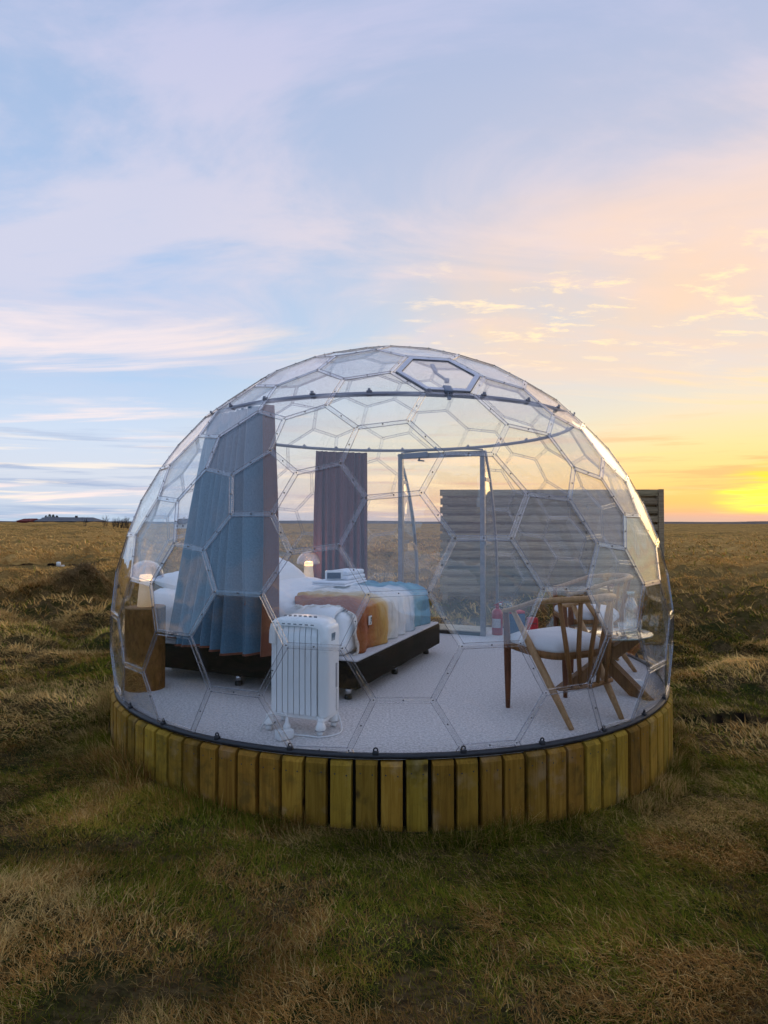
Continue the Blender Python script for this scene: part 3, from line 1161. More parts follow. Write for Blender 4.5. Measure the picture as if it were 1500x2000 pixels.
def make_dome():
    dome = thing('geodesic_dome', 'clear plastic dome of hexagonal panels bolted together on the round deck', 'dome', DC)
    V, C = goldberg(3, 3)
    VC = ((V[:, None] - C[None]) ** 2).sum(2)
    faces = [[] for _ in C]
    for i in range(len(V)):
        for k in np.argsort(VC[i])[:3]:
            faces[k].append(i)
    VV = ((V[:, None] - V[None]) ** 2).sum(2)
    edges = set()
    for i in range(len(V)):
        for k in np.argsort(VV[i])[1:4]:
            edges.add((min(i, int(k)), max(i, int(k))))
    ctr = Vector((0, 0, SZ))
    W = [Vector(v) * SR + ctr for v in V]
    hatch = int(np.argmin(((C - np.array([0.137, -0.591, 0.795])) ** 2).sum(1)))
    TH = 0.004
    for k, f in enumerate(faces):
        n0 = Vector(C[k])
        e1 = n0.orthogonal().normalized()
        e2 = n0.cross(e1)
        f.sort(key=lambda i: math.atan2(Vector(V[i]).dot(e2), Vector(V[i]).dot(e1)))
        P = [W[i] for i in f]
        g = sum(P, Vector()) / len(P)
        nn = Vector()
        for i in range(len(P)):
            nn += (P[i] - g).cross(P[(i + 1) % len(P)] - g)
        nn.normalize()
        if nn.dot(n0) < 0:
            nn = -nn
        # each sheet sits a hair off true, as fitted panels do
        tl = nn + Vector((random.uniform(-1, 1), random.uniform(-1, 1), random.uniform(-1, 1))) * 0.006
        tl.normalize()
        P = [p - tl * (p - g).dot(tl) for p in P]
        if k == hatch:
            make_hatch(dome, P, g, nn)
            continue
        pcs = dome_pieces(P)
        if not pcs:
            continue
        m = MB()
        for pc in pcs:
            m.prism(pc, nn * TH)
        m.build('panel', 'polycarbonate', dome)
    # seams ------------------------------------------------------------
    strips, bolts = [], MB()
    HW, ST = 0.0140, 0.0030
    for i, j in edges:
        for a, b in dome_seg(W[i], W[j]):
            mid = (a + b) / 2
            n = (mid - ctr).normalized()
            x = (b - a).normalized()
            y = n.cross(x).normalized()
            n = x.cross(y)
            L = (b - a).length
            m = MB()
            mat = Matrix(((x.x, y.x, n.x, mid.x), (x.y, y.y, n.y, mid.y), (x.z, y.z, n.z, mid.z), (0, 0, 0, 1)))
            m.box((0, 0, 0.0075), (L - 0.012, 2 * HW - 0.004, ST), mat, 0, 0)
            for s in (-1, 1):
                m.box((0, s * HW, 0.0068), (L - 0.004, 0.0024, 0.0060), mat, 0, 1)
            strips.append(((mid + DC - cam.location).length, m))
            pos = [0.0] if L > 0.12 else []
            for p in pos:
                q = mid + x * p
                r_ = 0.0040
                vs = []
                for h in (0.009, 0.0135):
                    for k in range(6):
                        an = k * math.pi / 3
                        vs.append(q + n * h + x * (r_ * math.cos(an)) + y * (r_ * math.sin(an)))
                bolts.add(vs, [(6, 7, 8, 9, 10, 11)] + [(k, (k + 1) % 6, 6 + (k + 1) % 6, 6 + k) for k in range(6)])
    for i, w in enumerate(W):
        if w.z > FLOOR_CUT + 0.01 and not (PN.dot(w) > PORT_D - 0.1 and abs(PT.dot(w)) < PORT_W and w.z < PORT_H):
            n = (w - ctr).normalized()
            x = n.orthogonal().normalized()
            y = n.cross(x)
            vs = []
            for h, r_ in ((0.008, 0.0042), (0.0118, 0.004)):
                for k in range(6):
                    an = k * math.pi / 3
                    vs.append(w + n * h + x * (r_ * math.cos(an)) + y * (r_ * math.sin(an)))
            bolts.add(vs, [(6, 7, 8, 9, 10, 11)] + [(k, (k + 1) % 6, 6 + (k + 1) % 6, 6 + k) for k in range(6)])
    strips.sort(key=lambda s: s[0])
    for d, m in strips[:300]:
        m.build('seam_strip', ['seam_film', 'seam_lip'], dome)
    rest = MB()
    for d, m in strips[300:]:
        o = len(rest.v)
        rest.v += m.v
        rest.f += [tuple(i + o for i in f) for f in m.f]
        rest.m += m.m
        rest.s += m.s
    if rest.v:
        tag(rest.build('far_seam', ['seam_film', 'seam_lip'], dome), kind='stuff')
    tag(bolts.build('bolt', 'bolt_metal', dome), kind='stuff')
    # foot ring with its clips
    r0 = math.sqrt(SR ** 2 - (SZ - 0.01) ** 2)
    a0 = math.atan2(PN.y, PN.x)
    half = math.asin((PORT_W + 0.02) / r0)
    path = []
    for k in range(141):
        a = a0 + half + (2 * math.pi - 2 * half) * k / 140
        path.append((r0 * math.cos(a), r0 * math.sin(a), 0.006))
    ring = MB().tube(path, 0.0175, 10, flat=(0.85, 1.0)).build('foot_ring', 'black_rubber', dome)
    cm = MB().box((0, 0, 0.02), (0.022, 0.030, 0.022), None, 0.004).tube([(0, 0.010 * math.cos(t), 0.036 + 0.010 * math.sin(t)) for t in [i * math.pi / 4 for i in range(8)]], 0.004, 6, closed=True).mesh('clip', 'black_rubber')
    for k in range(30):
        a = 2 * math.pi * (k + 0.28) / 30
        if abs((a - a0 + math.pi) % (2 * math.pi) - math.pi) < half:
            continue
        link('clip', cm, ring, ((r0 + 0.004) * math.cos(a), (r0 + 0.004) * math.sin(a), 0), a)
    # curtain rail: a hoop under the panels
    rr, rz = 1.437, 1.876
    hoop = [(rr * math.cos(2 * math.pi * k / 120), rr * math.sin(2 * math.pi * k / 120), rz) for k in range(120)]
    rail = MB().tube(hoop, 0.0145, 8, closed=True, flat=(1.0, 0.55)).build('curtain_rail', 'rail_metal', dome)
    hg = MB().box((0.004, 0, 0.016), (0.014, 0.034, 0.012), None, 0.003).box((0.010, 0, 0.026), (0.010, 0.016, 0.012)).mesh('hanger', 'rail_metal')
    for k in range(26):
        a = 2 * math.pi * (k + 0.1) / 26
        link('hanger', hg, rail, (rr * math.cos(a), rr * math.sin(a), rz), a)
    make_door(dome)
    return dome


def make_hatch(dome, P, g, n):
    """opening roof vent: a framed hexagon standing a little proud of its hole"""
    h = bpy.data.objects.new('roof_vent', None)
    COL.objects.link(h)
    h.parent = dome
    tag(h, 'hinged hexagonal roof vent with grey metal frame')
    up = [p for p in P]
    cx = sum(up, Vector()) / 6
    def ring(s0, s1, z0, z1, mb, mi=0):
        k = len(up)
        o = []
        for (s, z) in ((s0, z0), (s1, z0), (s1, z1), (s0, z1)):
            o.append([cx + (p - cx) * s + n * z for p in up])
        vs = [q for r in o for q in r]
        fs = []
        for a in range(4):
            b = (a + 1) % 4
            for i in range(k):
                j = (i + 1) % k
                fs.append((a * k + i, a * k + j, b * k + j, b * k + i))
        mb.add(vs, fs, mi)
    cl = MB()
    ring(0.90, 1.0, 0.0, 0.004, cl)
    cl.build('collar', 'polycarbonate', h)
    fr = MB()
    ring(0.785, 0.900, 0.006, 0.018, fr)
    fr.build('frame', 'vent_metal', h)
    ga = MB()
    ring(0.898, 0.910, 0.002, 0.009, ga)
    ring(0.780, 0.788, 0.004, 0.016, ga)
    ga.build('gasket', 'steel_dark', h)
    MB().prism([cx + (p - cx) * 0.79 + n * 0.010 for p in up], n * 0.004).build('pane', 'polycarbonate', h)
    # stay arm and latch, hanging inside
    low = min(range(6), key=lambda i: (up[i] + up[(i + 1) % 6]).z)
    e = (up[low] + up[(low + 1) % 6]) / 2
    t = (up[(low + 1) % 6] - up[low]).normalized()
    inw = (cx - e).normalized()
    la = MB().beam(e + inw * 0.005 + n * 0.01, e + inw * 0.075 + n * 0.01, 0.05, 0.03, n, 0, 0.004).beam(e - inw * 0.02 - n * 0.02, e + inw * 0.02 + n * 0.012, 0.02, 0.02, n)
    la.build('latch', 'closer_grey', h)
    op = cx - (e - cx) * 0.62
    st = MB().beam(op + n * 0.002, op - inw * 0.09 - n * 0.01 + t * 0.005, 0.022, 0.016, n).beam(op - inw * 0.09 - n * 0.01, op - inw * 0.19 - n * 0.015 + t * 0.05, 0.014, 0.012, n).box(tuple(op - inw * 0.195 - n * 0.015 + t * 0.05), (0.03, 0.03, 0.03), None, 0.006)
    st.build('stay_arm', 'closer_grey', h)


def make_door(dome):
    d = bpy.data.objects.new('doorway', None)
    COL.objects.link(d)
    d.parent = dome
    tag(d, 'grey metal door frame set into the far side of the dome')
    up = Vector((0, 0, 1))

    def at(t, n, z):
        return PT * t + PN * n + up * z
    w, H = PORT_W - 0.02, PORT_H
    fw = 0.046
    for s in (-1, 1):
        MB().beam(at(s * w, PORT_D, 0.0), at(s * w, PORT_D, H), fw, 0.05, PN).build('post', 'aluminium', d)
    MB().beam(at(-w, PORT_D, H - 0.026), at(w, PORT_D, H - 0.026), 0.05, 0.05, up).build('header', 'aluminium', d)
    arch = [at(-w + 2 * w * k / 12, PORT_D + 0.01, H + 0.012 + 0.022 * math.sin(math.pi * k / 12)) for k in range(13)]
    MB().tube(arch, 0.008, 6).build('top_trim', 'rail_metal', d)
    MB().beam(at(-w + 0.03, PORT_D, 0.018), at(w - 0.03, PORT_D, 0.018), 0.05, 0.034, up).build('sill', 'steel_dark', d)
    MB().prism([at(-w + 0.024, PORT_D - 0.003, 0.036), at(w - 0.024, PORT_D - 0.003, 0.036), at(w - 0.024, PORT_D - 0.003, H - 0.052), at(-w + 0.024, PORT_D - 0.003, H - 0.052)], PN * 0.005).build('door_pane', 'polycarbonate', d)
    MB().beam(at(-w + 0.06, PORT_D - 0.05, H - 0.03), at(-w + 0.31, PORT_D - 0.05, H - 0.02), 0.04, 0.055, up, 0, 0.006).build('door_closer', 'closer_grey', d)
    MB().beam(at(-w + 0.20, PORT_D - 0.04, H - 0.075), at(-w + 0.27, PORT_D - 0.04, H - 0.085), 0.012, 0.014, up).beam(at(-w + 0.215, PORT_D - 0.04, H - 0.085), at(-w + 0.215, PORT_D - 0.03, H - 0.045), 0.016, 0.016, PT).build('catch', 'steel_dark', d)
    MB().box(tuple(at(w - 0.16, PORT_D - 0.03, H - 0.045)), (0.022, 0.012, 0.018), None, 0.003).box(tuple(at(w - 0.12, PORT_D - 0.03, H - 0.045)), (0.022, 0.012, 0.018), None, 0.003).build('hook', 'white_plastic', d)
    # cheeks between the upright doorway and the sloping shell
    for s in (-1, 1):
        t = s * PORT_W
        arc = []
        for k in range(19):
            z = 0.015 + (H - 0.02) * k / 18
            n = math.sqrt(max(SR ** 2 - t * t - (z - SZ) ** 2, 0.01))
            arc.append(at(t, max(n, PORT_D), z))
        poly = [at(t, PORT_D + 0.02, 0.015)] + arc + [at(t, PORT_D + 0.02, H)]
        MB().prism(poly, PT * 0.004).build('cheek', 'polycarbonate', d)
        MB().tube(arc, 0.019, 4, flat=(1, 1)).build('cheek_bar', 'aluminium', d)
        for z in (1.56, 0.92):
            n = math.sqrt(SR ** 2 - t * t - (z - SZ) ** 2)
            MB().beam(at(t, PORT_D, z), at(t, n if z > 1 else PORT_D + 0.28, z), 0.02, 0.035, up).build('rung', 'aluminium', d)
    # small roof of the bay
    lip = []
    for k in range(9):
        t = -PORT_W + 2 * PORT_W * k / 8
        n = math.sqrt(max(SR ** 2 - t * t - (H + 0.03 - SZ) ** 2, 0.01))
        lip.append((at(t, PORT_D, H + 0.002), at(t, max(n, PORT_D + 0.005), H + 0.03)))
    MB().sheet([[a for a, b in lip], [b for a, b in lip]], 0, False).build('bay_roof', 'polycarbonate', d)


make_dome()


# ------------------------------------------------------------------ curtains
def make_curtain(label, a_top, a_bot, r_bot, hem, folds, amp, seed, shade=False):
    """cloth hung from the hoop between two angles, spreading a little towards its hem; an inner and an outer face"""
    rd = random.Random(seed)
    root = thing('curtain', label, 'curtain', DC, 0, 'curtains hung from the hoop rail')
    rr = 1.437
    z_top = 1.852
    nc, nr = folds * 10, 26
    ph = [rd.uniform(-0.5, 0.5) for _ in range(folds + 2)]
    am = [rd.uniform(0.6, 1.25) for _ in range(folds + 2)]

    def pt(u, v, push):
        a = a_top[0] + (a_top[1] - a_top[0]) * u
        b = a_bot[0] + (a_bot[1] - a_bot[0]) * u
        ang = a + (b - a) * (v ** 1.15)
        uw = min(max(u + 0.035 * math.sin(2 * math.pi * (1.3 * u) + seed) + 0.018 * math.sin(2 * math.pi * (3.1 * u + 0.25 * v) + 2 * seed), 0.0), 1.0)
        k = uw * folds
        i = int(min(k, folds - 1))
        fr = k - i
        A = am[i] * (1 - fr) + am[i + 1] * fr
        Pp = ph[i] * (1 - fr) + ph[i + 1] * fr
        wv = math.sin(2 * math.pi * (k + 0.22 * Pp + 0.10 * math.sin(v * 3 + i)))
        r = rr + (r_bot[0] + (r_bot[1] - r_bot[0]) * u - rr) * v + amp * A * wv * (0.55 + 0.55 * v) + 0.010 * math.sin(v * 5 + u * 9)
        r += push
        z = z_top + (hem - z_top) * v + (0.014 * math.sin(u * 13 + 2) * v)
        return Vector((r * math.cos(ang), r * math.sin(ang), z))
    us = [i / nc for i in range(nc + 1)]
    vs = [j / nr for j in range(nr + 1)]
    T = 0.0035
    outer = [[pt(u, v, T) for u in us] for v in vs]
    inner = [[pt(u, v, 0) for u in us] for v in vs]
    m = MB().sheet(outer, 0, True)
    m.build('outer_face', 'curtain_outer', root)
    MB().sheet(inner, 0, True, True).build('lining', 'curtain_inner', root)
    # the turned edge in rust cloth
    ce = 0.085 if not shade else 0.03
    eu = [1.0 - ce * i / 6 for i in range(7)]
    e1 = [[pt(u, v, T + 0.004) for u in eu] for v in vs]
    e2 = [[pt(u, v, -0.004) for u in eu] for v in vs]
    m = MB().sheet(e1, 0, True).sheet(e2, 0, True, True)
    m.sheet([[p[0] for p in zip(r)] for r in [[a[0] for a in e1], [a[0] for a in e2]]], 0, True)
    m.build('turned_edge', 'curtain_hem', root)
    hv = [0.992, 0.997, 1.001]
    m = MB().sheet([[pt(u, v, T + 0.003) for u in us] for v in hv], 0, True).sheet([[pt(u, v, -0.003) for u in us] for v in hv], 0, True, True)
    m.build('hem', 'curtain_hem', root)
    return root


def ang(x, y):
    return math.atan2(y - DC.y, x - DC.x)


make_curtain('tall slate-grey curtain with rust edge hanging by the near side of the bed',
             (ang(-1.19, 4.33), ang(-0.68, 3.83)), (ang(-1.50, 4.42), ang(-0.655, 3.80)), (1.665, 1.44), 0.31, 9, 0.047, 3)
make_curtain('mauve-brown curtain hanging behind the bed near the doorway',
             (ang(-0.68, 6.27), ang(-0.175, 6.46)), (ang(-0.70, 6.27), ang(-0.165, 6.46)), (1.46, 1.46), 0.30, 7, 0.044, 5, True)


# ------------------------------------------------------------------ bed
BA = Vector((0.395, 0.9187, 0)).normalized()      # along the foot of the bed
BB = Vector((-0.9187, 0.395, 0)).normalized()     # towards the head
BO = Vector((-0.164, 3.90, 0))
BED_M = Matrix(((BA.x, BB.x, 0, BO.x), (BA.y, BB.y, 0, BO.y), (0, 0, 1, 0), (0, 0, 0, 1)))
BED_RZ = math.atan2(BA.y, BA.x)


def bed_place(o):
    o.matrix_world = BED_M
    return o


def make_bed():
    bed = thing('bed', 'low double bed with black fabric base and white mattress', 'bed')
    bed.location = BO
    bed.rotation_euler = (0, 0, BED_RZ)
    MB().box((0.8225, 0.9, 0.166), (1.645, 1.80, 0.172), None, 0.012).build('base', 'bed_base', bed)
    MB().box((0.8225, 0.9, 0.259), (1.625, 1.78, 0.016), None, 0.006).build('ledge', 'bed_ledge', bed)
    MB().box((0.815, 0.955, 0.405), (1.56, 1.69, 0.275), None, 0.055, 0, 4).build('mattress', 'linen', bed)
    leg = MB().lathe([(0.022, 0.028), (0.022, 0.080)], 14).mesh('leg', 'chrome')
    ft = MB().lathe([(0.024, 0.0), (0.026, 0.012), (0.024, 0.028)], 14).mesh('foot', 'black_rubber')
    for a, b in ((0.07, 0.10), (0.80, 0.08), (0.86, 0.16), (1.56, 0.10), (0.07, 0.95), (1.56, 0.95), (0.07, 1.70), (1.56, 1.70)):
        l = link('leg', leg, bed, (a, b, 0))
        link('foot', ft, l)
    return bed


make_bed()


def wr(a, b, s, amp, seed=0.0):
    """cloth wrinkles"""
    A, B = np.array([a * s + seed]), np.array([b * s * 1.6 + seed * 2])
    n = float(fbm(A, B, 4)[0])
    ridge = 1 - abs(2 * float(fbm(A * 1.7 + 9, B * 1.7 + 4, 3)[0]) - 1)
    return amp * ((n - 0.5) * 1.3 + (ridge - 0.75) * 0.8)


def drape(s, lo, hi, top, drop_r):
    """position across a flat top with rounded shoulders: s runs along the cloth; returns (x, z)"""
    rr = drop_r
    q = math.pi / 2 * rr
    if s < lo:
        d = lo - s
        if d < q:
            t = d / rr
            return lo - rr * math.sin(t), top - rr * (1 - math.cos(t))
        return lo - rr, top - rr - (d - q)
    if s > hi:
        d = s - hi
        if d < q:
            t = d / rr
            return hi + rr * math.sin(t), top - rr * (1 - math.cos(t))
        return hi + rr, top - rr - (d - q)
    return s, top


def duvet_rise(s, b):
    return wr(s, b, 3.4, 0.036, 3.0) + wr(s * 1.7 + b * 0.6, b, 7.0, 0.018, 8.0) + 0.004


def make_duvet():
    na, nb = 84, 70
    top = []
    for i in range(na + 1):
        s = -0.24 + (1.98 + 0.10) * i / na
        row = []
        for j in range(nb + 1):
            b = 0.16 + 1.50 * j / nb
            low = 0.0
            x, z = drape(s, 0.06, 1.57, 0.575, 0.075)
            puff = duvet_rise(s, b)
            if s < 0.06:
                x -= 0.6 * puff + 0.005
                z += 0.3 * puff
            elif s > 1.57:
                x += 0.6 * puff + 0.005
            else:
                z += puff
            z = max(z, 0.29)
            # round over at the foot edge, rise to the pillows
            e = max(0.0, 0.24 - b) / 0.08
            z -= 0.016 * e * e
            z += 0.045 * float(sstep(0.95, 1.30, np.array([b]))[0]) * (1.0 if 0 < s < 1.6 else 0.3)
            row.append((x, b + 0.012 * math.sin(s * 7) + 0.2 * wr(s, b, 2, 0.05, 7), z))
        top.append(row)
    m = MB().sheet(top, 0, True, True)
    lowr = [[(p[0], p[1], p[2] - 0.018) for p in r] for r in top]
    m.sheet(lowr, 0, True)
    for r, l in ((0, 0), (-1, -1)):
        m.sheet([top[r], lowr[l]], 0, True)
    m.sheet([[r[0] for r in top], [r[0] for r in lowr]], 0, True)
    m.sheet([[r[-1] for r in top], [r[-1] for r in lowr]], 0, True)
    o = m.build('duvet', 'linen')
    o.location = BO
    o.rotation_euler = (0, 0, BED_RZ)
    tag(o, 'rumpled white duvet spread over the bed', 'duvet')


make_duvet()


def make_pillow(label, a, b, z, sx, sy, sz, rx, ry, rz, seed):
    rd = random.Random(seed)
    n = 26
    up, lo = [], []
    for i in range(n + 1):
        ru, rl = [], []
        for j in range(n + 1):
            u, v = 2 * i / n - 1, 2 * j / n - 1
            h = ((1 - abs(u) ** 3.2) * (1 - abs(v) ** 3.2))
            h = max(h, 0) ** 0.45
            pin = 1 - 0.07 * (1 - abs(v) ** 2) * abs(u) ** 3
            pin2 = 1 - 0.07 * (1 - abs(u) ** 2) * abs(v) ** 3
            w = wr(u * 0.5 + seed, v * 0.5, 4, 0.03)
            ru.append((u * sx / 2 * pin, v * sy / 2 * pin2, h * sz / 2 + w * h))
            rl.append((u * sx / 2 * pin, v * sy / 2 * pin2, -h * sz / 2))
        up.append(ru)
        lo.append(rl)
    m = MB().sheet(up, 0, True, True).sheet(lo, 0, True)
    o = m.build('pillow', 'linen')
    loc = BED_M @ Vector((a, b, z))
    o.matrix_world = Matrix.Translation(loc) @ rotz(BED_RZ) @ Matrix.Rotation(rz, 4, 'Z') @ Matrix.Rotation(rx, 4, 'X') @ Matrix.Rotation(ry, 4, 'Y')
    tag(o, label, 'pillow', 'pillows at the head of the bed')


make_pillow('plump white pillow standing high in front of the far lamp', 1.22, 1.52, 0.710, 0.74, 0.55, 0.21, R(24), 0, R(4), 1.3)
make_pillow('white pillow beside the tree-stump table, partly behind the slate curtain', 0.42, 1.50, 0.660, 0.70, 0.50, 0.16, R(8), 0, R(-5), 4.7)


def make_throw():
    """striped wool throw laid across the foot end and hanging over it"""
    root = thing('throw_blanket', 'fringed wool throw banded in rust, mustard, cream and blue over the bed foot', 'blanket', BO, BED_RZ)
    na, ns = 96, 44
    L = 0.66
    rows, weave = [], []
    for i in range(na + 1):
        fa = i / na
        row = []
        for j in range(ns + 1):
            fs = j / ns
            head = 0.30 + 0.26 * min(1.0, fa * 3.2) + 0.05 * math.sin(fa * 6.2 + 0.4)
            s = head - (head + 0.36) * fs                 # distance from foot edge: + on top, - down the front
            a0 = 0.155 - 0.135 * min(1.0, max(0.0, (s + 0.02) / 0.30)) + 0.012 * math.sin(fs * 17)
            araw = a0 + (1.60 - a0) * fa
            a, side = drape(araw, 0.03, 1.56, 0.0, 0.080)
            b, z = drape(s + 0.14, 0.195, 9.0, 0.586, 0.085)
            z += 0.022 * float(sstep(0.85, 1.25, np.array([b]))[0])
            puff = wr(a, b + (0.6 - z) * 0.9, 4.2, 0.042, 11.0)
            if s > 0.03:
                z += duvet_rise(a, b) + 0.014 + 0.35 * abs(puff) + 0.5 * max(0.0, wr(a * 2.2 - b * 1.4, b, 6.0, 0.03, 21.0))
            else:
                b -= 0.030 + abs(puff) * 0.7 + 0.022 * math.sin(a * 27 + 2 * math.sin(a * 7)) * min(1.0, (0.05 - s) * 4)
            if fa < 0.07:
                q = (0.07 - fa) / 0.07
                z -= 0.035 * q * q
            if fa > 0.95:
                q = (fa - 0.95) / 0.05
                z -= 0.10 * q * q
                a -= 0.01 * q
            z += side
            z = max(z, 0.275)
            row.append((a + 0.010 * math.sin(fs * 9 + fa * 4), b, z))
            weave.append((fa, fs, 0))
        rows.append(row)
    m = MB().sheet(rows, 0, True)
    nv = len(m.v)
    m.sheet([[(p[0], p[1] + 0.004, p[2] - 0.008) for p in r] for r in rows], 0, True, True)
    me = m.mesh('cloth', 'wool_throw')
    at = me.attributes.new('weave', 'FLOAT_VECTOR', 'POINT')
    at.data.foreach_set('vector', np.array(weave + weave, np.float32).ravel())
    link('cloth', me, root)
    # fringe along the near edge
    f = MB()
    rd = random.Random(4)
    edge = rows[0]
    for j in range(len(edge) - 1):
        for k in range(4):
            p = Vector(edge[j]).lerp(Vector(edge[j + 1]), (k + rd.random()) / 4)
            d = Vector((-0.055 * rd.uniform(0.6, 1.3), rd.uniform(-0.02, 0.02), -0.012 * rd.uniform(0.2, 2)))
            if p.z < 0.55:
                d = Vector((-0.045 * rd.uniform(0.6, 1.2), -0.006, -0.02 * rd.random()))
            f.tube([p + Vector((0.004, 0, 0.001)), p + d * 0.5 + Vector((0, 0, 0.004)), p + d], [0.0028, 0.0024, 0.0012], 4, caps=False)
    tag(f.build('fringe', 'wool_fringe', root), kind='stuff')
    # sewn label
    q = rows[13][int(ns * 0.72)]
    c = Vector((q[0], q[1] - 0.014, q[2]))
    o = MB().box(tuple(c), (0.052, 0.003, 0.062), None, 0.001).build('care_label', 'house_white', root)
    pk = MB()
    pk.box((c.x + 0.012, c.y - 0.003, c.z + 0.014), (0.018, 0.002, 0.012), None, 0)
    pk.box((c.x + 0.010, c.y - 0.003, c.z - 0.002), (0.010, 0.002, 0.016), None, 0)
    pk.box((c.x - 0.002, c.y - 0.003, c.z - 0.018), (0.014, 0.002, 0.007), None, 0)
    pk.build('print', 'label_print', o)


make_throw()


def make_towels():
    # two folded towels and a small white device on top of the bed by the doorway
    def towel(label, a, b, z, sx, sy, sz, rz):
        o = thing('folded_towel', label, 'towel', BED_M @ Vector((a, b, z)), BED_RZ + rz, 'folded towels on the bed')
        for k in range(2):
            MB().box((0, 0.004 * k, sz * (0.25 + 0.5 * k)), (sx, sy - 0.012 * k, sz * 0.5 - 0.002), None, sz * 0.2, 0, 3).build('fold', 'towel', o)
    towel('wide folded white towel lying under the others by the doorway', 1.12, 0.70, 0.618, 0.46, 0.30, 0.036, 0.05)
    towel('folded white towel on top of the pile beside the navy screen', 1.20, 0.68, 0.655, 0.30, 0.20, 0.075, -0.06)
    d = thing('small_device', 'small white device with navy face lying on the folded towels', 'device', BED_M @ Vector((1.03, 0.70, 0.656)), BED_RZ + R(-58))
    MB().box((0, 0.03, 0.038), (0.16, 0.09, 0.074), None, 0.012).build('case', 'white_plastic', d)
    MB().box((-0.012, -0.0165, 0.036), (0.112, 0.006, 0.050), None, 0.002).build('screen', 'navy', d)


make_towels()


# ------------------------------------------------------------------ stumps and lamps
def make_stump(label, loc, seed, h=0.555, r=0.128):
    rd = random.Random(seed)
    o = thing('tree_stump', label, 'stump', loc, rd.uniform(0, 6), 'tree stumps used as bedside tables')
    seg, nz = 40, 14
    ph = [rd.uniform(0, 6.28) for _ in range(5)]

    def rad(a, z):
        return r * (1 + 0.02 * math.sin(2 * a + ph[0]) + 0.014 * math.sin(5 * a + ph[1]) + 0.010 * math.sin(11 * a + ph[2] + z * 3)
                    + 0.02 * math.sin(z * 5 + ph[3]) * 0.5)
    rows = []
    for i in range(nz + 1):
        z = h * i / nz * 0.985
        rows.append([(rad(2 * math.pi * k / seg, z) * math.cos(2 * math.pi * k / seg), rad(2 * math.pi * k / seg, z) * math.sin(2 * math.pi * k / seg), z) for k in range(seg + 1)])
    MB().sheet(rows, 0, True).build('bark', 'stump_bark', o)
    m = MB()
    pr = []
    for (s, z) in ((0.985, h * 0.985), (0.99, h - 0.004), (0.96, h)):
        pr.append([(rad(2 * math.pi * k / seg, h) * s * math.cos(2 * math.pi * k / seg), rad(2 * math.pi * k / seg, h) * s * math.sin(2 * math.pi * k / seg), z) for k in range(seg + 1)])
    m.sheet(pr, 0, True)
    m.add(pr[-1][:-1], [tuple(range(seg))], 0, False)
    m.build('cut_top', 'stump_top', o)


def make_lamp(label, loc, power):
    o = thing('table_lamp', label, 'lamp', loc, 0, 'mushroom lamps on the tree stumps')
    MB().lathe([(0.050, 0.0), (0.056, 0.004), (0.050, 0.08), (0.041, 0.165), (0.040, 0.175)], 28).build('stem', 'lamp_stem', o)
    MB().lathe([(0.041, 0.175), (0.044, 0.182), (0.043, 0.205), (0.036, 0.216), (0.004, 0.218)], 28).build('bulb', 'bulb_glow', o)
    prof = []
    for k in range(13):
        a = math.pi / 2 * k / 12
        prof.append((0.118 * math.cos(a) + 0.0005, 0.196 + 0.118 * math.sin(a)))
    inn = [(max(r - 0.004, 0.0004), z - 0.003) for r, z in reversed(prof)]
    MB().lathe(prof + inn, 36, cap=False).build('shade', 'lamp_shade', o)
    ld = bpy.data.lights.new('lamp_light', 'POINT')
    ld.energy = power
    ld.color = (1.0, 0.55, 0.22)
    ld.shadow_soft_size = 0.03
    lo = bpy.data.objects.new('lamp_light', ld)
    COL.objects.link(lo)
    lo.parent = o
    lo.location = (0, 0, 0.245)


make_stump('tree stump bedside table nearest the dome wall, with a lamp on it', (-1.63, 4.27, 0), 2)
make_lamp('mushroom lamp on the stump beside the near end of the bed', (-1.63, 4.27, 0.555), 0.012)
make_stump('tree stump behind the bed, under the glowing lamp by the brown curtain', (-0.735, 6.08, 0), 5, 0.53)
make_lamp('glowing mushroom lamp in front of the mauve-brown curtain', (-0.735, 6.08, 0.53), 1.3)


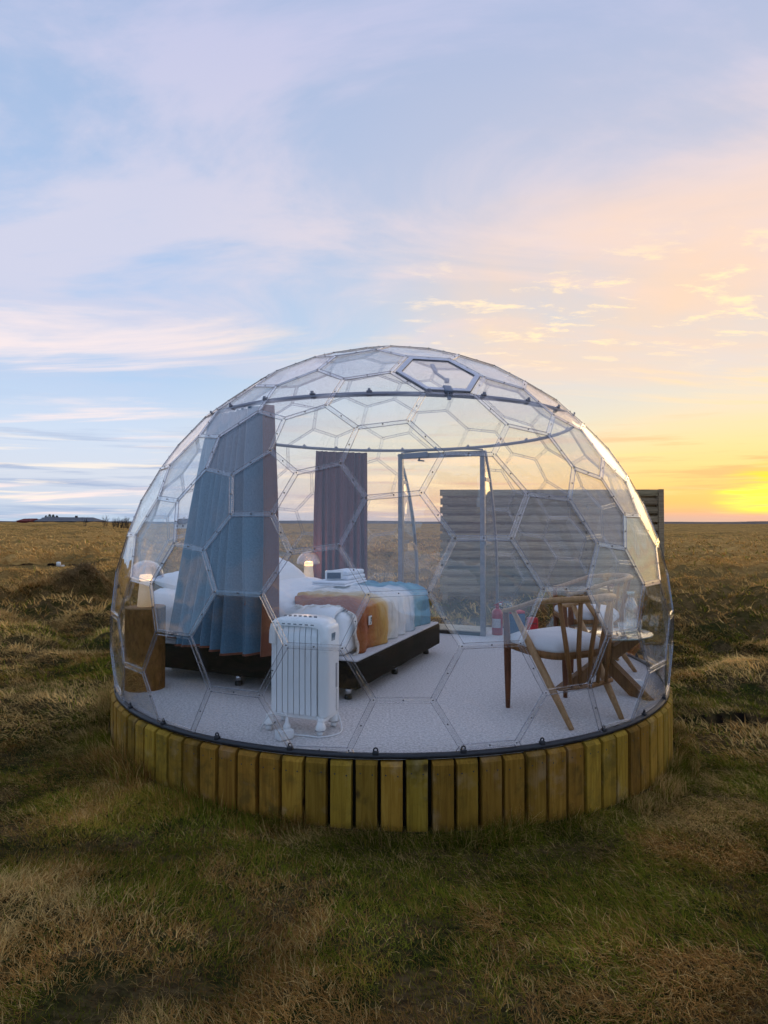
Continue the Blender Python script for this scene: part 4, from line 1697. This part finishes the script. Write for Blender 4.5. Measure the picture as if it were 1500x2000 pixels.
# ------------------------------------------------------------------ oil heater
def make_heater():
    # local x along the row of fins (control end at +x), y towards the back
    A, B = Vector((-0.617, 3.405, 0)), Vector((-0.342, 3.305, 0))
    d = (B - A)
    rz = math.atan2(d.y, d.x)
    mid = (A + B) / 2
    back = Vector((-math.sin(rz), math.cos(rz), 0))
    o = thing('oil_heater', 'white finned electric oil radiator on castors inside the dome front', 'heater', mid + back * 0.085, rz)
    n = 8
    p = 0.0345
    x0 = -0.150
    fm = MB()
    sec = []
    for z, y in ((0.085, 0.066), (0.10, 0.074), (0.30, 0.076), (0.52, 0.074), (0.565, 0.066)):
        sec.append((z, y))
    poly = [(0, -y, z) for z, y in sec] + [(0, y, z) for z, y in reversed(sec)]
    fm.prism([(-0.0145, q[1], q[2]) for q in poly], (0.029, 0, 0))
    fme = fm.mesh('fin', 'heater_fin')
    for k in range(n):
        link('fin', fme, o, (x0 + p * (k + 0.5), 0, 0))
    # flowing casing over the top and down the control end
    def strip(path, hw, th_out):
        m = MB()
        top = [Vector(q) for q in path]
        rows = []
        N = len(top)
        prof = [(-hw, -0.022), (-hw, -0.008), (-hw + 0.010, 0.0), (hw - 0.010, 0.0), (hw, -0.008), (hw, -0.022)]
        for i, q in enumerate(top):
            t = (top[min(i + 1, N - 1)] - top[max(i - 1, 0)]).normalized()
            nrm = Vector((-t.z, 0, t.x))
            rows.append([q + Vector((0, y, 0)) + nrm * h * th_out for y, h in prof])
        m.sheet(rows, 0, True, False)
        inner = [[q for q in (r[0], r[-1])] for r in rows]
        m.sheet(inner, 0, True, True)
        m.add(rows[0], [tuple(reversed(range(6)))])
        m.add(rows[-1], [tuple(range(6))])
        return m
    path = [(-0.165, 0, 0.47), (-0.163, 0, 0.54), (-0.152, 0, 0.580), (-0.128, 0, 0.603), (-0.09, 0, 0.612), (0.0, 0, 0.613), (0.09, 0, 0.612), (0.140, 0, 0.606), (0.168, 0, 0.590), (0.186, 0, 0.555), (0.192, 0, 0.50)]
    strip(path, 0.084, 1.9).build('top_cover', 'heater_white', o)
    c = MB()
    c.box((0.160, 0, 0.335), (0.066, 0.156, 0.49), None, 0.020, 0, 3)
    c.build('control_box', 'heater_white', o)
    c = MB().box((0.0, 0, 0.085), (0.33, 0.13, 0.024), None, 0.006)
    c.build('bottom_rail', 'heater_white', o)
    slot = MB().box((0, 0, 0), (0.018, 0.006, 0.0055), None, 0).mesh('slot', 'dark_slot')
    for k in range(8):
        s = link('slot', slot, o, (x0 + 0.012 + p * k, -0.0828, 0.582))
    tslot = MB().box((0, 0, 0), (0.016, 0.050, 0.004), None, 0).mesh('top_slot', 'dark_slot')
    for k in range(7):
        s = link('top_slot', tslot, o, (x0 + 0.045 + 0.031 * k, 0.0, 0.6122), 0.5)
    vent = MB().box((0, 0, 0), (0.004, 0.006, 0.042), None, 0).mesh('vent_slit', 'dark_slot')
    for k in range(4):
        s = link('vent_slit', vent, o, (0.1935, -0.030 + 0.012 * k, 0.515))
        s.rotation_euler = (0, R(6), 0)
    MB().box((0.1935, 0.03, 0.30), (0.003, 0.020, 0.13)).build('thermostat_slot', 'grey_mark', o)
    m = MB()
    for k in range(11):
        m.box((0.1935, 0.030 + 0.003 * math.sin(k * 2.1), 0.222 - 0.011 * k), (0.003, 0.012 + 0.004 * (k % 3), 0.005))
    m.build('printed_scale', 'grey_mark', o)
    # castors
    for x, y in ((-0.155, -0.085), (0.155, -0.085), (-0.155, 0.085), (0.155, 0.085)):
        cc = MB().lathe([(0.026, 0.034), (0.028, 0.040), (0.026, 0.054), (0.019, 0.070), (0.008, 0.080)], 18).build('castor', 'heater_white', o, (x, y, 0))
        MB().tube([(-0.013, 0, 0.019), (0.013, 0, 0.019)], 0.019, 14).build('wheel', 'white_plastic', cc)
        MB().box((0, 0, 0.0335), (0.050, 0.050, 0.005), None, 0.002).build('axle_gap', 'grey_mark', cc)
    for x in (-0.155, 0.155):
        MB().box((x, 0, 0.080), (0.036, 0.19, 0.020), None, 0.007).build('castor_bar', 'heater_white', o)
    inv = (Matrix.Translation(mid + back * 0.085) @ rotz(rz)).inverted()
    # flex: from the control end round to the plug by the front left
    pts = [(-0.268, 3.47, 0.10), (-0.240, 3.44, 0.04), (-0.228, 3.38, 0.008), (-0.255, 3.315, 0.006), (-0.34, 3.275, 0.006), (-0.42, 3.300, 0.006), (-0.475, 3.300, 0.010), (-0.50, 3.31, 0.022)]
    P = [inv @ Vector(q) for q in pts]
    sm = []
    for i in range(len(P) - 1):
        a, b = P[max(i - 1, 0)], P[i]
        c2, d2 = P[i + 1], P[min(i + 2, len(P) - 1)]
        for k in range(6):
            t = k / 6
            sm.append(0.5 * ((2 * b) + (c2 - a) * t + (2 * a - 5 * b + 4 * c2 - d2) * t * t + (3 * b - a - 3 * c2 + d2) * t ** 3))
    sm.append(P[-1])
    MB().tube(sm, 0.0042, 8).build('cord', 'white_plastic', o)


make_heater()


def make_plug_block():
    c = Vector((-0.520, 3.262, 0))
    o = thing('socket_block', 'white multi-socket block with a plug, on the carpet before the heater', 'socket', c, R(38))
    MB().box((0, 0, 0.027), (0.085, 0.060, 0.050), None, 0.007).build('body', 'white_plastic', o)
    MB().box((-0.012, -0.002, 0.0535), (0.012, 0.012, 0.003), None, 0).build('socket_hole', 'grey_mark', o)
    MB().lathe([(0.019, 0.051), (0.019, 0.066), (0.010, 0.080), (0.007, 0.105), (0.004, 0.108)], 16, (0.020, 0.008, 0)).build('plug', 'white_plastic', o)
    pts = [(0.020, 0.008, 0.105), (0.018, 0.015, 0.122), (0.0, 0.05, 0.124), (-0.03, 0.10, 0.112), (-0.05, 0.13, 0.07), (-0.055, 0.16, 0.012)]
    MB().tube(pts, 0.0042, 8).build('cord', 'white_plastic', o)


make_plug_block()


# ------------------------------------------------------------------ chairs
def make_chair(label):
    o = thing('armchair', label, 'chair', (0, 0, 0), 0, 'wooden hoop-back armchairs')
    # local: +y is the front; hoop rail runs from one arm end round the back to the other
    def smooth(P, n=5):
        P = [Vector(p) for p in P]
        out = []
        for i in range(len(P) - 1):
            a, b, c, d = P[max(i - 1, 0)], P[i], P[i + 1], P[min(i + 2, len(P) - 1)]
            for k in range(n):
                t = k / n
                out.append(0.5 * ((2 * b) + (c - a) * t + (2 * a - 5 * b + 4 * c - d) * t * t + (3 * b - a - 3 * c + d) * t ** 3))
        return out + [P[-1]]
    hoop = []
    for k in range(25):
        t = -1 + 2 * k / 24
        an = t * R(112)
        x = 0.258 * math.sin(an)
        y = -0.02 - 0.245 * math.cos(an)
        z = 0.705 - 0.045 * (abs(t) ** 2)
        hoop.append((x, y, z))
    hoop = [(-0.243, 0.262, 0.588), (-0.250, 0.18, 0.606)] + hoop[3:-3] + [(0.250, 0.18, 0.606), (0.243, 0.262, 0.588)]
    hs = smooth(hoop, 4)
    rads = [0.0205 * (0.80 + 0.32 * math.sin(math.pi * i / (len(hs) - 1))) for i in range(len(hs))]
    MB().tube(hs, rads, 12, flat=(0.85, 1.15)).build('hoop_rail', 'oak_pale', o)
    # front legs
    for s in (-1, 1):
        MB().tube([(s * 0.235, 0.238, 0.0), (s * 0.235, 0.238, 0.20), (s * 0.236, 0.240, 0.38), (s * 0.240, 0.248, 0.588)], [0.0135, 0.020, 0.0225, 0.0165], 12).build('front_leg', 'walnut', o)
    # raked rear legs rising forward to the arms
    for s in (-1, 1):
        MB().tube([(s * 0.194, -0.250, 0.0), (s * 0.208, -0.130, 0.17), (s * 0.226, 0.020, 0.38), (s * 0.246, 0.175, 0.600)], [0.0145, 0.0215, 0.0225, 0.015], 12).build('rear_leg', 'oak_pale', o)
    # seat frame and cushion
    def outline(k):
        return [(-0.232 * k, 0.245 * k), (-0.212 * k, -0.06 * k), (-0.15 * k, -0.150 * k), (0, -0.168 * k), (0.15 * k, -0.150 * k), (0.212 * k, -0.06 * k), (0.232 * k, 0.245 * k), (0, 0.262 * k)]
    fr = outline(1.0)
    m = MB()
    rows = []
    loop = smooth([(x, y, 0) for x, y in fr] + [(fr[0][0], fr[0][1], 0)], 4)
    for z, k in ((0.362, 0.97), (0.370, 1.0), (0.398, 1.0), (0.402, 0.97)):
        rows.append([(p.x * k, p.y * k, z - 0.012 * (1 - (p.y / 0.25) ** 2)) for p in loop])
    m.sheet(rows, 0, True)
    m.add(rows[-1][:-1], [tuple(range(len(loop) - 1))])
    m.add(rows[0][:-1], [tuple(reversed(range(len(loop) - 1)))])
    m.build('seat_frame', 'oak', o)
    rows = []
    for z, k in ((0.396, 0.90), (0.402, 0.965), (0.420, 0.985), (0.446, 0.955), (0.466, 0.80), (0.476, 0.50), (0.479, 0.08)):
        rows.append([(p.x * k, p.y * k, z - 0.012 * (1 - (p.y / 0.25) ** 2) * (1 if k > 0.8 else 0.4)) for p in loop])
    m = MB().sheet(rows, 0, True)
    m.add(rows[-1][:-1], [tuple(range(len(loop) - 1))], 0, True)
    m.build('seat_cushion', 'cushion', o)
    # low stretcher, and slats from it up to the hoop
    MB().tube([(-0.205, -0.165, 0.205), (0, -0.190, 0.200), (0.205, -0.165, 0.205)], [0.013, 0.0165, 0.013], 10).build('stretcher', 'oak', o)
    for k in range(5):
        t = (k - 2) / 2
        an = t * R(52)
        tx, ty = 0.258 * math.sin(an), -0.02 - 0.245 * math.cos(an)
        tz = 0.692 - 0.045 * (t * 52 / 112) ** 2
        bx = 0.135 * t
        MB().tube([(bx, -0.188, 0.205), (bx + (tx - bx) * 0.4, -0.205 + 0.02 * abs(t), 0.40), (tx, ty, tz)], [0.0105, 0.014, 0.0125], 8, flat=(1.25, 0.75)).build('slat', 'oak', o)
    return o


ch = make_chair('wooden hoop-back armchair with white cushion nearest the dome front')
ch.location = (1.075, 3.715, 0)
ch.rotation_euler = (0, 0, math.atan2(0.88, -0.47) - R(90))
ch2 = copy_tree(ch)
ch2['label'] = 'wooden hoop-back armchair behind the glass coffee table'
ch2.location = (1.655, 4.92, 0)
ch2.rotation_euler = (0, 0, math.atan2(0.035, -1.0) - R(90))


# ------------------------------------------------------------------ coffee table and what stands on it
TC = Vector((1.515, 4.27, 0))
TZ = 0.385


def make_table():
    o = thing('coffee_table', 'round glass coffee table on crossed wooden boards', 'table', TC)
    MB().lathe([(0.288, TZ - 0.010), (0.30, TZ - 0.006), (0.30, TZ - 0.001), (0.296, TZ)], 64).build('glass_top', 'glass', o)
    MB().lathe([(0.2985, TZ - 0.010), (0.302, TZ - 0.006), (0.302, TZ - 0.001), (0.2985, TZ + 0.0006)], 64, cap=False).build('glass_rim', 'glass_edge', o)
    for k, az in enumerate((R(188), R(-58), R(72))):
        d = Vector((math.cos(az), math.sin(az), 0))
        a = d * 0.255 + Vector((0, 0, 0.022))
        b = -d * 0.235 + Vector((0, 0, TZ - 0.036))
        sd = d.cross(Vector((0, 0, 1)))
        sh = sd * 0.012
        m = MB()
        # board with feet cut level with the floor and the glass
        w = 0.040
        ax = (b - a).normalized()
        nn = ax.cross(sd).normalized()
        if nn.z < 0:
            nn = -nn

        def cut(p, z):
            return p + ax * ((z - p.z) / ax.z)
        l0, l1 = a + nn * w, a - nn * w
        poly = [cut(l1, 0.0), cut(l0, 0.0), cut(l0, TZ - 0.0115), cut(l1, TZ - 0.0115)]
        m.prism([p - sd * 0.026 + sh for p in poly], sd * 0.052)
        m.build('crossed_board', 'table_wood', o)


make_table()


def on_table(dx, dy):
    return TC + Vector((dx, dy, TZ + 0.0015))


def make_carafe():
    o = thing('carafe', 'clear glass water bottle standing on the coffee table', 'bottle', on_table(0.145, -0.075))
    MB().lathe([(0.040, 0.0), (0.044, 0.006), (0.044, 0.165), (0.040, 0.190), (0.024, 0.222), (0.0215, 0.250), (0.025, 0.268), (0.025, 0.276), (0.021, 0.276), (0.019, 0.250),
                (0.021, 0.224), (0.037, 0.190), (0.041, 0.165), (0.041, 0.010), (0.036, 0.006)], 32, cap=True).build('glass_body', 'glass', o)
    MB().lathe([(0.024, 0.262), (0.0262, 0.268), (0.0262, 0.277), (0.024, 0.279)], 28, cap=False).build('rim', 'glass_edge', o)
    MB().lathe([(0.0435, 0.004), (0.0449, 0.008), (0.0445, 0.014)], 28, cap=False).build('thick_base', 'glass_edge', o)


def make_tumbler(label, dx, dy):
    o = thing('tumbler', label, 'glass', on_table(dx, dy), 0, 'small drinking glasses on the coffee table')
    MB().lathe([(0.024, 0.0), (0.026, 0.004), (0.031, 0.075), (0.029, 0.075), (0.0245, 0.010), (0.020, 0.008)], 24).build('glass_body', 'glass', o)
    MB().lathe([(0.0300, 0.0735), (0.0315, 0.076), (0.0290, 0.076)], 24, cap=False).build('rim', 'glass_edge', o)


def make_jug():
    o = thing('milk_jug', 'tall narrow white jug beside the water bottle on the table', 'jug', on_table(0.03, 0.03), R(20))
    MB().lathe([(0.030, 0.0), (0.034, 0.004), (0.031, 0.07), (0.026, 0.125), (0.025, 0.150), (0.022, 0.150), (0.022, 0.125), (0.026, 0.02)], 26).build('body', 'ceramic', o)
    MB().tube([(0.026, 0, 0.118), (0.046, 0, 0.112), (0.062, 0, 0.092), (0.060, 0, 0.070), (0.034, 0, 0.056)], 0.0075, 8).build('handle', 'ceramic', o)


make_carafe()
make_tumbler('small clear glass close beside the white jug', 0.075, -0.11)
make_tumbler('small clear glass next to the water bottle', 0.215, -0.005)
make_jug()


def make_white_box():
    o = thing('white_box', 'small white plastic box on the carpet behind the table leg', 'box', (1.735, 4.30, 0), R(-12))
    MB().box((0, 0, 0.022), (0.085, 0.05, 0.044), None, 0.008).build('case', 'white_plastic', o)
    MB().box((0, 0, 0.0455), (0.070, 0.036, 0.003), None, 0.001).build('lid', 'heater_fin', o)


make_white_box()


# ------------------------------------------------------------------ by the doorway
def make_extinguisher():
    o = thing('fire_extinguisher', 'small red fire extinguisher standing beside the doorway', 'extinguisher', (1.14, 6.28, 0), R(-20))
    MB().lathe([(0.050, 0.0), (0.055, 0.006), (0.055, 0.212), (0.050, 0.236), (0.032, 0.256), (0.018, 0.264)], 28).build('cylinder', 'red_paint', o)
    MB().lathe([(0.016, 0.262), (0.018, 0.268), (0.018, 0.290), (0.012, 0.296)], 16).build('valve', 'red_paint', o)
    m = MB().beam((-0.035, 0, 0.296), (0.055, 0, 0.310), 0.016, 0.010).beam((-0.010, 0, 0.306), (0.060, 0, 0.334), 0.014, 0.008)
    m.build('lever', 'red_paint', o)
    MB().lathe([(0.013, 0), (0.015, 0.003), (0.013, 0.012)], 14, (0.034, -0.020, 0.306)).build('gauge', 'white_plastic', o)
    MB().tube([(0.018, 0.01, 0.282), (0.048, 0.03, 0.268), (0.061, 0.038, 0.20), (0.062, 0.038, 0.10)], 0.007, 8).build('hose', 'black_rubber', o)
    # paper label wrapped on the front
    rows = [[(0.0558 * math.cos(R(a)), 0.0558 * math.sin(R(a)), z) for a in range(-145, -44, 10)] for z in (0.075, 0.165)]
    MB().sheet(rows, 0, True).build('paper_label', 'label_paper', o)


make_extinguisher()


def make_bin():
    o = thing('waste_bin', 'dark blue upright bin on the carpet beyond the armchair', 'bin', (1.275, 6.06, 0), R(10))
    m = MB()
    m.box((0, 0, 0.125), (0.155, 0.14, 0.25), None, 0.014)
    m.build('body', 'blue_bin', o)
    MB().box((0, 0, 0.166), (0.161, 0.146, 0.010), None, 0.003).build('band', 'blue_bin', o)
    MB().box((0, 0, 0.262), (0.150, 0.134, 0.024), None, 0.006).build('lid', 'red_fabric', o)


make_bin()


def make_red_pouch():
    o = thing('red_case', 'bright red case standing beside the dark blue bin', 'case', (1.435, 6.04, 0), R(-8))
    m = MB()
    m.box((0, 0, 0.105), (0.105, 0.09, 0.21), None, 0.018, 0, 3)
    m.build('body', 'red_fabric', o)
    MB().box((0, -0.0465, 0.155), (0.075, 0.006, 0.008), None, 0.002).build('zip', 'steel_dark', o)
    MB().tube([(-0.03, 0, 0.206), (-0.025, 0, 0.228), (0.025, 0, 0.228), (0.03, 0, 0.206)], 0.006, 8).build('handle', 'steel_dark', o)


make_red_pouch()


# ------------------------------------------------------------------ fence
def make_fence():
    x0, x1, Y = 1.085, 5.40, 12.05
    gz = float(ground_z(np.array([3.0]), np.array([Y]))[0])
    o = thing('slat_fence', 'weathered wooden hit-and-miss slat screen standing behind the dome', 'fence', (x0, Y, 0))
    Lf = x1 - x0
    top = 1.765
    pitch = 0.170
    n = 12
    post = MB().box((0, 0, (top - 0.02 - 0.9) / 2 - 0.0), (0.09, 0.085, top - 0.02 + 0.9), None, 0.004).mesh('post', 'fence_wood')
    for px in (0.10, Lf * 0.34, Lf * 0.67, Lf - 0.055):
        link('post', post, o, (px, 0.052, 0.0))
    MB().beam((Lf - 0.045, -0.027, -0.6), (Lf - 0.045, -0.027, top + 0.004), 0.022, 0.10, (1, 0, 0)).build('end_board', 'fence_wood', o)
    me = []
    for q in range(3):
        me.append(MB().box((0, 0, 0), (Lf - 0.01 * q, 0.020, 0.122), None, 0.003).mesh('slat', 'fence_wood'))
    rd = random.Random(8)
    for k in range(n):
        z = top - 0.064 - pitch * k
        l = link('slat', me[rd.randrange(3)], o, (Lf / 2 + rd.uniform(-0.006, 0.006), -0.004 + rd.uniform(-0.002, 0.002), z))
        l.rotation_euler = (rd.uniform(-0.02, 0.02), rd.uniform(-0.0008, 0.0008), 0)
        if k < n:
            l = link('slat', me[rd.randrange(3)], o, (Lf / 2 + 0.06, 0.107, z - pitch / 2))
            l.rotation_euler = (0, rd.uniform(-0.0008, 0.0008), 0)


make_fence()


# ------------------------------------------------------------------ far things
def gz1(x, y):
    return float(ground_z(np.array([float(x)]), np.array([float(y)]))[0])


def make_barn():
    D = 165.0
    xa, xb = (82 - 750) / 1215.76 * D, (194 - 750) / 1215.76 * D
    cx, L = (xa + xb) / 2, xb - xa
    o = thing('farm_building', 'long low farm building with grey roof on the horizon', 'building', (cx, D, -0.6))
    H, RH, W = 2.05, 0.95, 7.0
    m = MB().box((0, 0, H / 2), (L, W, H))
    m.build('wall', 'barn_wall', o)
    rf = MB()
    e = 0.35
    P = [(-L / 2 - e, -W / 2 - e, H - 0.1), (L / 2 + e, -W / 2 - e, H - 0.1), (L / 2 - 1.6, 0, H + RH), (-L / 2 + 1.0, 0, H + RH + 0.1), (-L / 2 - e, W / 2 + e, H - 0.1), (L / 2 + e, W / 2 + e, H - 0.1)]
    rf.add(P, [(0, 1, 2, 3), (3, 2, 5, 4), (0, 3, 4), (1, 5, 2), (0, 4, 5, 1)])
    rf.build('roof', 'roof_dark', o)
    for k in range(5):
        MB().box((-L / 2 + 2 + k * (L - 4) / 4, -W / 2 - 0.03, 1.35), (0.9, 0.08, 0.7)).build('window', 'window_dark', o)
    MB().box((L * 0.1, 0, H + RH + 0.2), (0.5, 0.5, 0.5)).build('chimney', 'barn_wall', o)
    xa2 = (50 - 750) / 1215.76 * D
    a = thing('red_shed', 'low dark red shed adjoining the long farm building', 'shed', ((xa2 + xa) / 2, D - 2, -0.12))
    L2 = xa - xa2 - 0.5
    MB().box((0, 0, 0.8), (L2, 5.0, 1.6)).build('wall', 'barn_red', a)
    rf = MB()
    rf.add([(-L2 / 2 - .2, -2.8, 1.55), (L2 / 2, -2.8, 1.55), (L2 / 2, 0, 2.25), (-L2 / 2 + .5, 0, 2.2), (-L2 / 2 - .2, 2.8, 1.55), (L2 / 2, 2.8, 1.55)], [(0, 1, 2, 3), (3, 2, 5, 4), (0, 3, 4), (1, 5, 2), (0, 4, 5, 1)])
    rf.build('roof', 'barn_red', a)


make_barn()


def make_house():
    D = 140.0
    x = (362 - 750) / 1215.76 * D
    o = thing('white_house', 'small white gabled house with dark roof seen through the dome', 'house', (x, D, -0.55), R(-38))
    L, W, H, RH = 4.6, 2.6, 1.35, 0.95
    MB().prism([(L / 2, -W / 2, 0), (L / 2, W / 2, 0), (L / 2, W / 2, H), (L / 2, 0, H + RH), (L / 2, -W / 2, H)], (-L, 0, 0)).build('wall', 'house_white', o)
    m = MB()
    for s in (-1, 1):
        m.prism([(L / 2 + .15, s * (W / 2 + .18), H - 0.1), (L / 2 + .15, 0, H + RH + 0.06), (-L / 2 - .15, 0, H + RH + 0.06), (-L / 2 - .15, s * (W / 2 + .18), H - 0.1)], (0, 0, 0.12))
    m.build('roof', 'roof_dark', o)
    MB().box((L / 2 + 0.02, 0, 1.0), (0.06, 0.7, 0.6)).build('window', 'window_dark', o)
    for k in range(2):
        MB().box((-1.2 + 2.2 * k, -W / 2 - 0.02, 0.85), (0.7, 0.06, 0.5)).build('window', 'window_dark', o)
    MB().box((-0.6, 0, H + RH + 0.2), (0.35, 0.35, 0.5)).build('chimney', 'house_white', o)


make_house()


def make_conifer(label, px, D, top_px, seed):
    rd = random.Random(seed)
    x = (px - 750) / 1215.76 * D
    topz = CAM_H + (1019 - top_px) / 1215.76 * D
    o = thing('conifer_tree', label, 'tree', (x, D, -0.7), 0, 'conifers behind the farm building')
    h = topz + 0.7
    MB().tube([(0, 0, 0), (0, 0, h * 0.6)], [0.12, 0.05], 6).build('trunk', 'twig', o)
    m = MB()
    for k in range(420):
        t = rd.random() ** 0.8
        r = (1 - t) * h * 0.36 * rd.uniform(0.5, 1.1) + 0.16
        a = rd.uniform(0, 6.28)
        p = Vector((r * math.cos(a), r * math.sin(a), h * (0.12 + 0.88 * t)))
        s = rd.uniform(0.10, 0.24)
        d = Vector((math.cos(a), math.sin(a), -0.4)).normalized()
        q = d.cross(Vector((0, 0, 1))).normalized()
        m.add([p - q * s * .5, p + q * s * .5, p + d * s * 1.4, p + Vector((0, 0, s * .6))], [(0, 1, 2), (0, 3, 1)])
    m.build('crown', 'conifer', o)


for i, (px, tp, lb) in enumerate(((84, 1010, 'short dark conifer at the end of the tree group by the red shed'), (90, 1006, 'slim dark conifer second in the tree group'), (97, 1003.5, 'tallest dark conifer behind the farm building'),
                                  (104, 1004, 'dark conifer just beyond the tallest one'), (111, 1006, 'dark conifer last in the group, over the grey roof'))):
    make_conifer(lb, px, 176 + i, tp, 20 + i)


def make_shrub(label, px, D, h, seed, n=9):
    rd = random.Random(seed)
    x = (px - 750) / 1215.76 * D
    o = thing('bare_shrub', label, 'shrub', (x, D, gz1(x, D) - 0.05), 0, 'leafless shrubs on the field horizon')
    m = MB()
    for k in range(n):
        a = rd.uniform(0, 6.28)
        le = h * rd.uniform(0.6, 1.0)
        sp = rd.uniform(0.05, 0.28) * h
        b = Vector((rd.uniform(-.15, .15), rd.uniform(-.15, .15), 0))
        tip = b + Vector((sp * math.cos(a), sp * math.sin(a), le))
        midp = b.lerp(tip, 0.55) + Vector((rd.uniform(-.05, .05), 0, 0))
        m.tube([b, midp, tip], [0.028, 0.020, 0.008], 4, caps=False)
        for q in range(4):
            s = b.lerp(tip, rd.uniform(0.3, 0.85))
            m.tube([s, s + Vector((rd.uniform(-.2, .2) * h, rd.uniform(-.1, .1), rd.uniform(.12, .3) * h))], [0.014, 0.005], 3, caps=False)
    m.build('branches', 'twig', o)


sh = [(166, 1.3, 'sparse leafless shrub before the long grey roof'), (203, 1.5, 'pair of bare upright stems left of the leafless hedge'), (209, 1.65, 'taller bare stems between the farm building and the hedge'), (223, 1.25, 'low bare shrub beginning the hedge row'), (230, 1.3, 'bare shrub second in the hedge row'),
      (237, 1.4, 'bare shrub in the middle of the hedge row'), (243, 1.5, 'bare shrub next to the dome side'), (249, 1.55, 'bare shrub touching the dome outline')]
for i, (px, h, lb) in enumerate(sh):
    make_shrub(lb, px, 98 + (i % 3) * 1.3, h * 1.35, 40 + i, 5 if px < 215 else 11)


def make_marker():
    x, y = -10.05, 19.25
    o = thing('drain_marker', 'small white plastic piece at the edge of the dark ditch', 'marker', (x, y, gz1(x, y) - 0.03), R(20))
    MB().lathe([(0.065, 0), (0.065, 0.12), (0.055, 0.14), (0.02, 0.15)], 14).build('cap', 'drain_white', o)
    MB().box((0.12, -0.05, 0.025), (0.09, 0.09, 0.05), None, 0.01).build('block', 'drain_white', o)


make_marker()
